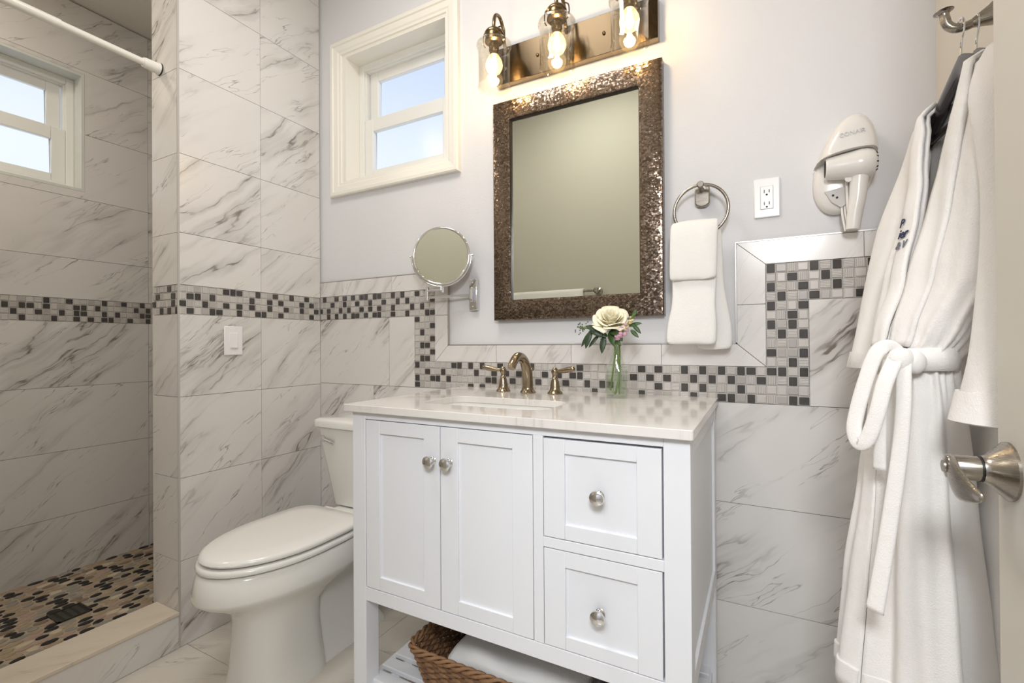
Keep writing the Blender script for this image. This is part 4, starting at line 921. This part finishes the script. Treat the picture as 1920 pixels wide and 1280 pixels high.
def lerp_tab(tab, z):
    if z >= tab[0][0]: return tab[0][1:]
    for p, q in zip(tab[:-1], tab[1:]):
        if p[0] >= z >= q[0]:
            t = (p[0]-z)/(p[0]-q[0]); t = t*t*(3-2*t)*0.5+t*0.5
            return tuple(a+(c-a)*t for a, c in zip(p[1:], q[1:]))
    return tab[-1][1:]
def frame(phi):
    f = R(phi); return Vector((math.cos(f), -math.sin(f), 0)), Vector((-math.sin(f), -math.cos(f), 0))   # w (to the near side), n (front)
def hanger(x0, zt, phi, label, order):
    w_, n_ = frame(phi); c = Vector((x0, HY, 0))
    h = thing('wooden_hanger', (x0, HY, 1.45), label, 'hanger', 'hangers on the robe hook')
    b = B()
    pts = [c+Vector((0.010, 0, 1.652)), c+Vector((0.012, 0.0, 1.664))]
    hk_ = [c+n_*0.0+Vector((0, 0, z))+w_*u for u, z in ((0.0, 1.612), (0.0, 1.628), (0.004, 1.640), (0.011, 1.652), (0.012, 1.667), (0.004, 1.6765), (-0.008, 1.676), (-0.014, 1.667))]
    b.tube(smooth_path(hk_, 5), 0.0017, 8); k_ = obj('wire_hook', b, 'chrome', h)
    b = B(); rings = []
    for i in range(25):
        u = -0.142+0.284*i/24; q = abs(u)/0.142
        zc = zt-0.022-0.080*q**1.15; hz = 0.023-0.009*q; th = 0.0075+0.003*q
        cen = c+w_*u+n_*(0.004*q*q)+Vector((0, 0, zc))
        rings.append([cen+n_*(th*math.cos(2*math.pi*k/12))+Vector((0, 0, hz*math.sin(2*math.pi*k/12))) for k in range(12)])
    b.loft(rings); obj('shoulder_bar', b, 'wood_dark', h)
    b = B(); b.tube([c-w_*0.125+Vector((0, 0, zt-0.105)), c+w_*0.125+Vector((0, 0, zt-0.105))], 0.0055, 10); obj('trouser_bar', b, 'wood_dark', h)
    return h
hanger(0.316, 1.614, 86, 'front dark wooden hanger with reddish sheen holding the belted robe', 0)
hanger(0.336, 1.618, 90, 'rear dark wooden hanger tucked behind the front one on the hook', 1)

def robe(lab, TAB, hv, sleeves, fold, seed, zt, zb, belt=None, nz=64, nth=120, collar=True):
    rng = random.Random(seed); ph = [rng.uniform(0, 6.28) for _ in range(8)]
    c0 = lerp_tab(TAB, 0.9)
    t = thing('bathrobe', (c0[0], c0[1], zb), lab, 'bathrobe', 'bathrobes on the hook')
    def S(th, z, out=0.0):
        cx, cy, a, bb, phi = lerp_tab(TAB, z); w_, n_ = frame(phi)
        low = max(0.0, min(1.0, (1.06-z)/0.5)); upp = max(0.0, min(1.0, (z-1.08)/0.25))
        A = fold*(0.30+0.9*low) if z < 1.08 else fold*(0.45-0.1*upp)
        pin = math.exp(-((z-1.075)/0.07)**2)
        d = A*(math.sin(5*th+ph[0]+0.8*z)+0.65*math.sin(9*th+ph[1]-1.3*z)+0.35*math.sin(15*th+ph[2]+2*z)) + pin*0.0028*math.sin(24*th+ph[3])
        d += 0.002*math.sin(3*th+z*11+ph[4]) + 0.0022*upp*math.sin(17*th+3*math.sin(6*z)+ph[5]) + 0.0018*math.sin(11*th-14*z+ph[6])*min(1, upp*2)
        x_, y_ = a*math.sin(th), bb*math.cos(th); L = math.hypot(math.sin(th)/max(a, 1e-3), math.cos(th)/max(bb, 1e-3)) or 1
        nx, ny = math.sin(th)/a/L, math.cos(th)/bb/L
        p = Vector((cx, cy, z)) + w_*(x_+nx*(d+out)) + n_*(y_+ny*(d+out))
        p.x = min(p.x, XR-0.004); return p
    def gap(z):
        a = lerp_tab(TAB, z)[2]; h = hv(z); return math.asin(min(0.97, h/max(a, 1e-3)))
    rows = []
    for i in range(nz):
        z = zt+(zb-zt)*i/(nz-1); g0 = gap(z); sp = 0.0 if z > 1.07 else 0.03
        rows.append([S(g0-sp*0+ (2*math.pi-2*g0+0.0)*k/(nth-1), z, out=(0.004*(1-k/(nth-1))**8 if z < 1.1 else 0)) for k in range(nth)])
    b = B(); b.grid(rows); obj('body', b, 'terry', t, solid=0.006, smooth=180)
    # hem band
    b = B(); b.grid([[S(0.02+(2*math.pi-0.04)*k/(nth-1), z, 0.004) for k in range(nth)] for z in (zb+0.045, zb+0.042, zb+0.02, zb-0.001)]); obj('hem_band', b, 'terry', t, solid=0.006, smooth=180)
    if collar:
        zc0, zc1 = zt+0.004, 1.10
        for sgn in (1, -1):
            rows = []
            for i in range(40):
                z = zc0+(zc1-zc0)*i/39; g0 = gap(z); a = lerp_tab(TAB, z)[2]; wd_ = (0.058*min(1, (zt+0.03-z)/0.12)*(0.55+0.45*min(1, (z-1.06)/0.25)))
                row = []
                for k in range(9):
                    u = k/8; th = sgn*(g0-0.02+wd_/max(a, 0.05)*u*1.0); row.append(S(th, z, 0.0075*math.sin(math.pi*min(1, u*0.9+0.12))+0.003))
                rows.append(row)
            b = B(); b.grid(rows); obj('lapel', b, 'terry', t, solid=0.007, smooth=180, soff=0)
        b = B(); ring = []
        w_, n_ = frame(TAB[0][5]); cN = Vector((TAB[0][1], TAB[0][2], zt))
        for i in range(25):
            a_ = math.pi*i/24; ring.append(cN+w_*(0.062*math.cos(a_))-n_*(0.030*math.sin(a_)-0.006)+Vector((0, 0, -0.006+0.010*math.sin(a_))))
        b.tube(ring, [0.009+0.005*math.sin(math.pi*i/24) for i in range(25)], 12); obj('collar', b, 'terry', t, smooth=180)
    for (pts, rads, flat, cuff) in sleeves:
        path = smooth_path(pts, 7); n_ = len(path); rr = []
        for i in range(n_):
            s_ = i/(n_-1)*(len(rads)-1); k = int(min(s_, len(rads)-2)); rr.append(rads[k]+(rads[k+1]-rads[k])*(s_-k))
        w_, nn_ = frame(flat[1]); rings = []
        for i in range(n_):
            rg = []
            for k in range(36):
                a_ = 2*math.pi*k/36; wr = 1+0.05*math.sin(3*a_+i*0.22+ph[5])+0.035*math.sin(5*a_-i*0.3+ph[6])
                p = path[i]+w_*(rr[i]*math.cos(a_)*wr)+nn_*(rr[i]*flat[0]*math.sin(a_)*wr)
                p.x = min(p.x, XR-0.003); rg.append(p)
            rings.append(rg)
        b = B(); b.loft(rings, True, False); sl = obj('sleeve', b, 'terry', t, smooth=180, solid=0.005)
        b = B(); cr_ = []
        e0, e1 = path[-1], path[-1]-(path[-1]-path[-4]).normalized()*cuff
        for q, ex in ((e1, 1.03), (e1, 1.10), (e0, 1.10), (e0-Vector((0, 0, 0.002)), 1.02)):
            cr_.append([Vector((min((q+w_*(rr[-1]*ex*math.cos(2*math.pi*k/36))+nn_*(rr[-1]*flat[0]*ex*math.sin(2*math.pi*k/36))).x, XR-0.003), *(q+w_*(rr[-1]*ex*math.cos(2*math.pi*k/36))+nn_*(rr[-1]*flat[0]*ex*math.sin(2*math.pi*k/36))).yz)) for k in range(36)])
        b.loft(cr_, False, False); obj('cuff', b, 'terry', sl, smooth=60, solid=0.004)
    if belt:
        zb_ = belt; prof = [(-0.020, 0.006), (-0.019, 0.011), (0.0, 0.0125), (0.019, 0.011), (0.020, 0.006)]
        rings = [[S(2*math.pi*k/72, zb_+dz, o_) + Vector((0, 0, 0)) for k in range(73)] for dz, o_ in prof]
        # keep the belt free of the pinch folds: fixed ellipse
        cx, cy, a, bb, phi = lerp_tab(TAB, zb_); w_, n_ = frame(phi)
        rings = [[Vector((cx, cy, zb_+dz+0.004*math.sin(k/72*6.28))) + w_*((a+o_)*math.sin(2*math.pi*k/72)) + n_*((bb+o_)*math.cos(2*math.pi*k/72)) for k in range(73)] for dz, o_ in prof]
        b = B(); b.grid(rings); bl = obj('belt', b, 'terry', t, smooth=180)
    return t, S, gap

def strap(path, wd, th, facing, name, parent, n=6, taper=None):
    P = smooth_path(path, n); f = Vector(facing).normalized(); rings = []
    for i, p in enumerate(P):
        T = (P[min(i+1, len(P)-1)]-P[max(i-1, 0)]).normalized(); sd = T.cross(f).normalized(); nn = sd.cross(T)
        ww = wd*(1 if taper is None else taper(i/(len(P)-1)))
        rings.append([p+sd*(ww/2*abs(math.cos(a))**0.6*(1 if math.cos(a) > 0 else -1))+nn*(th/2*abs(math.sin(a))**0.8*(1 if math.sin(a) > 0 else -1)) for a in [2*math.pi*k/14 for k in range(14)]])
    return obj(name, B().loft(rings), 'terry', parent, smooth=180)

T1 = [(1.566, .320, HY, .085, .018, 86), (1.560, .320, HY, .130, .020, 86), (1.548, .319, HY, .165, .023, 86), (1.52, .317, HY, .184, .027, 86), (1.48, .314, HY, .188, .031, 85), (1.42, .311, HY, .180, .036, 83), (1.34, .304, HY, .165, .042, 78), (1.22, .286, HY, .132, .050, 70), (1.13, .258, HY, .092, .048, 64), (1.075, .243, HY, .066, .042, 62), (1.00, .241, HY, .077, .047, 61), (.85, .237, HY, .092, .057, 60), (.65, .232, HY, .113, .070, 59), (.46, .228, HY, .130, .080, 58)]
hv1 = lambda z: max(0.004, 0.084*min(1.0, max(0.0, (z-1.10)/0.45))**2.2) if z > 1.09 else 0.002
w1, n1 = frame(86)
far_sh = Vector((.314, HY, 1.535))-w1*.160; near_sh = Vector((.314, HY, 1.535))+w1*.165
sl1 = [([far_sh+Vector((0, 0, .015)), far_sh-w1*.020+Vector((-.010, 0, -.06)), Vector((.265, 1.290, 1.36)), Vector((.232, 1.293, 1.19)), Vector((.205, 1.290, 1.052))], [.026, .036, .046, .046, .044], (0.62, 72), .035),
       ([near_sh+Vector((0, 0, .012)), near_sh+w1*.015+Vector((-.004, 0, -.06)), Vector((.340, .925, 1.30)), Vector((.322, .912, 1.12)), Vector((.297, .905, .992))], [.032, .052, .058, .056, .056], (0.62, 50), .045)]
r1, S1f, g1f = robe('white terry bathrobe with tied belt and navy embroidery hanging in front', T1, hv1, sl1, 0.0110, 11, 1.566, 0.462, belt=1.075)
ff = (-0.55, -0.83, 0)
strap([(.214, 1.034, 1.084), (.198, 1.030, 1.100), (.180, 1.030, 1.090), (.164, 1.030, 1.04), (.151, 1.030, .985), (.146, 1.026, .950), (.152, 1.016, .930), (.164, 1.008, .945), (.176, 1.004, .99), (.187, 1.006, 1.04), (.204, 1.016, 1.082)], .025, .009, ff, 'belt_loop', r1)
strap([(.222, 1.030, 1.088), (.214, 1.012, 1.060), (.211, 1.004, 1.00), (.204, 1.000, .919), (.191, .996, .817), (.177, .990, .723), (.166, .985, .655)], .022, .008, ff, 'belt_tail', r1, taper=lambda t: 0.95+0.25*t)
strap([(.200, 1.036, 1.076), (.190, 1.032, 1.03), (.185, 1.030, .985), (.183, 1.028, .94), (.182, 1.026, .885)], .020, .008, ff, 'belt_tail', r1)
b = B(); kc = Vector((.212, 1.022, 1.078))
b.ball(kc, 0.020, 1.0, 0.8, 1.05, 16, 11); b.ball(kc+Vector((.018, .002, -.004)), 0.017, 1.0, .8, 1.2, 16, 11); obj('belt_knot', b, 'terry', r1, smooth=180)
# belt carrier loop
b = B(); 
# embroidery on the far front panel
def emb(body, th, z, size, mat):
    p = S1f(th, z, 0.0165); e = 0.02
    tu = (S1f(th+e, z, 0.0165)-S1f(th-e, z, 0.0165)).normalized(); tv = (S1f(th, z+0.03, 0.0165)-S1f(th, z-0.03, 0.0165)).normalized()
    return text_mesh('embroidery', body, size, mat, r1, p, tu, tv, 0.0006, bold=0.0003)
for body, z, size, mat in (('P', 1.326, 0.024, 'navy'), ('ier', 1.304, 0.026, 'navy'), ('& V', 1.283, 0.021, 'grey_thread')):
    emb(body, -g1f(z)-0.22, z, size, mat)

T2 = [(1.562, .345, HY+.01, .036, .014, 88), (1.550, .358, HY+.01, .140, .018, 88), (1.52, .364, HY+.01, .175, .020, 88), (1.46, .369, HY+.02, .180, .022, 86), (1.22, .368, HY+.02, .160, .028, 85), (1.06, .366, HY+.03, .130, .028, 85), (.85, .358, HY+.03, .150, .034, 84), (.62, .350, HY+.03, .175, .042, 82), (.50, .345, HY+.03, .185, .046, 82)]
sl2 = [([Vector((.385, .985, 1.44)), Vector((.372, .955, 1.34)), Vector((.366, .965, 1.16)), Vector((.362, .972, 1.0)), Vector((.360, .975, .90))], [.030, .040, .046, .044, .044], (0.35, 82), .05)]
r2_, S2f, g2f = robe('second white terry bathrobe mostly hidden behind the belted robe and the door', T2, lambda z: 0.01, sl2, 0.0070, 23, 1.562, 0.480, belt=None, collar=False)

# ---- basket of towels on the slatted shelf
BX0, BX1, BY0, BY1, BZ0, BZ1 = -0.868, -0.330, 1.002, 1.385, 0.1425, 0.283
bk = thing('wicker_basket', ((BX0+BX1)/2, (BY0+BY1)/2, BZ0), 'brown woven wicker basket on the slatted shelf under the vanity', 'basket')
def bring(ins, z, n=26):
    r = 0.045; L = rrect(BX0+ins, BX1-ins, BY0+ins, BY1-ins, r, z, 8); out = []   # resample evenly
    pts = [Vector(p) for p in L]; pts.append(pts[0]); cum = [0]
    for p, q in zip(pts[:-1], pts[1:]): cum.append(cum[-1]+(q-p).length)
    n = 240; j = 0
    for k in range(n):
        s_ = cum[-1]*k/n
        while cum[j+1] < s_: j += 1
        f = (s_-cum[j])/max(cum[j+1]-cum[j], 1e-9); p = pts[j].lerp(pts[j+1], f); tg = (pts[j+1]-pts[j]).normalized(); out.append((p, Vector((tg.y, -tg.x, 0))))
    return out
b = B(); rows_ = 15
for r in range(rows_):
    z = BZ0+0.010+r*0.0083; ins = 0.030*(1-r/rows_)
    b.mi = r % 2
    ring = [p+nr*(0.0034*math.sin(2*math.pi*k/6+(math.pi if r % 2 else 0)))+Vector((0, 0, 0.0012*math.sin(k*1.7+r))) for k, (p, nr) in enumerate(bring(ins, z))]
    b.tube(ring, 0.0052, 7, closed=True)
b.mi = 1
for k, (p, nr) in enumerate(bring(0.02, BZ0)):
    if k % 3 == 0:
        q = bring(0.0, BZ1)[k][0] if False else p+nr*0.018+Vector((0, 0, BZ1-BZ0-0.008)); b.tube([p-nr*0.010+Vector((0, 0, 0.004)), q], 0.0024, 5)
obj('woven_wall', b, ['wicker', 'wicker_d'], bk, smooth=60)
b = B()
for ph_ in (0, 2*math.pi/3, 4*math.pi/3):
    ring = []
    for k, (p, nr) in enumerate(bring(-0.002, BZ1-0.004)):
        a = k*2*math.pi/12+ph_; ring.append(p+nr*(0.0062*math.cos(a))+Vector((0, 0, 0.0062*math.sin(a))))
    b.tube(ring, 0.0046, 7, closed=True)
obj('braided_rim', b, 'wicker', bk, smooth=60)
b = B(); b.loft([rrect(BX0+0.03, BX1-0.03, BY0+0.03, BY1-0.03, 0.03, BZ0), rrect(BX0+0.03, BX1-0.03, BY0+0.03, BY1-0.03, 0.03, BZ0+0.006)]); obj('base', b, 'wicker_d', bk)
tw = thing('folded_bath_towel', (-0.56, 1.19, 0.15), 'white folded bath towel lying in the wicker basket', 'towel')
def pillow(x0, x1, y0, y1, z0, z1, seed):
    rings = []; ph_ = seed; n = 30
    for i in range(n+1):
        t = i/n; x = x0+(x1-x0)*t; e = min(1, 4.5*min(t, 1-t)+0.25)**0.5
        rg = []
        for k in range(28):
            a = 2*math.pi*k/28; c, s_ = math.cos(a), math.sin(a)
            y = (y0+y1)/2+(y1-y0)/2*abs(c)**0.5*(1 if c > 0 else -1)*(0.9+0.1*e); z = (z0+z1)/2+(z1-z0)/2*abs(s_)**0.6*(1 if s_ > 0 else -1)*e
            z += 0.004*math.sin(x*38+ph_+y*11)+0.003*math.sin(y*60+x*20); rg.append((x, y, max(z, z0)))
        rings.append(rg)
    return B().loft(rings)
obj('lower_fold', pillow(-0.79, -0.385, 1.055, 1.33, 0.155, 0.218, 1.0), 'towel', tw, smooth=180)
obj('upper_fold', pillow(-0.775, -0.39, 1.060, 1.325, 0.214, 0.268, 3.0), 'towel', tw, smooth=180)

# ---- shower rod, drain
sr = thing('shower_curtain_rod', (-2.02, 0.45, 2.14), 'white tension shower curtain rod spanning above the curb', 'curtain rod')
rx, rz = -2.020, 2.166
b = B(); b.tube([(rx, YE-0.012, rz), (rx, 0.36, rz)], 0.0125, 20); obj('inner_tube', b, 'rod', sr)
b = B(); b.tube([(rx, 0.66, rz), (rx, YF+0.012, rz)], 0.0150, 20); obj('outer_tube', b, 'rod', sr)
for (y0, dy) in ((YE-0.0002, -1), (YF+0.0002, 1)):
    b = B(); b.lathe([(0, 0), (0.0225, 0), (0.0225, 0.006), (0.020, 0.014), (0.0185, 0.050), (0.0165, 0.056), (0, 0.056)], (rx, y0, rz), (0, dy, 0), 24); e_ = obj('end_cap', b, 'rod', sr)
    b = B(); b.lathe([(0.0226, 0.0), (0.0232, 0.0), (0.0232, 0.004), (0.0226, 0.004)], (rx, y0, rz), (0, dy, 0), 24); obj('rubber_foot', b, 'black_rub', e_)
dn_ = thing('shower_drain', (-2.44, 0.822, 0.047), 'small square dark slotted metal drain in the pebble shower floor', 'drain')
b = B(); X0, X1, Y0_, Y1_ = -2.495, -2.385, 0.770, 0.875
DM = simple('drain_metal', '#4c4b44', 0.4, 0.7)
rect_frame(b, X0, X1, 0, 0, 0, 'y', 0, 0) if False else None
b.box(X0, Y0_, 0.048, X1, Y0_+0.006, 0.0535).box(X0, Y1_-0.006, 0.048, X1, Y1_, 0.0535).box(X0, Y0_, 0.048, X0+0.006, Y1_, 0.0535).box(X1-0.006, Y0_, 0.048, X1, Y1_, 0.0535)
obj('frame', b, DM, dn_, smooth=0)
b = B(); b.box(X0+0.005, Y0_+0.005, 0.0475, X1-0.005, Y1_-0.005, 0.0512)
obj('grate', b, DM, dn_, smooth=0)
b = B()
for i in range(4):
    for j in range(7):
        yy = Y0_+0.016+i*0.0245; xx = X0+0.013+j*0.0125; b.box(xx, yy, 0.0511, xx+0.007, yy+0.010, 0.0516)
obj('grate_hole', b, 'dark', dn_, smooth=0)

# ---- towel bar on the wall behind the camera, seen in the big mirror
tb = thing('towel_bar', (-1.28, YF, 1.39), 'nickel towel bar on the opposite wall reflected in the mirror', 'towel bar')
b = B(); b.tube([(-1.84, YF+0.07, 1.474), (-1.00, YF+0.07, 1.474)], 0.008, 14); obj('bar', b, 'nickel', tb)
for x_ in (-1.84, -1.00):
    b = B(); b.lathe([(0, 0), (0.026, 0), (0.026, 0.008), (0.012, 0.016), (0.011, 0.06), (0.019, 0.066), (0.02, 0.075), (0.012, 0.084), (0, 0.085)], (x_, YF+0.0002, 1.474), (0, 1, 0), 22); obj('bracket', b, 'nickel', tb)
bt = thing('bath_towel', (-1.34, YF+0.07, 0.85), 'white bath towel over the bar reflected along the mirror bottom', 'towel')
rings = []
prof = [(0.052, 0.85), (0.052, 1.1), (0.055, 1.3), (0.057, 1.425), (0.062, 1.439), (0.070, 1.443), (0.078, 1.439), (0.084, 1.425), (0.086, 1.3), (0.088, 1.1), (0.090, 0.85)]
b = B(); b.grid([[(-1.79+0.70*k/20, YF+d+0.002*math.sin(k*0.9), z+0.044) for k in range(21)] for d, z in prof]); obj('drape', b, 'towel', bt, solid=0.006, soff=1, smooth=180)
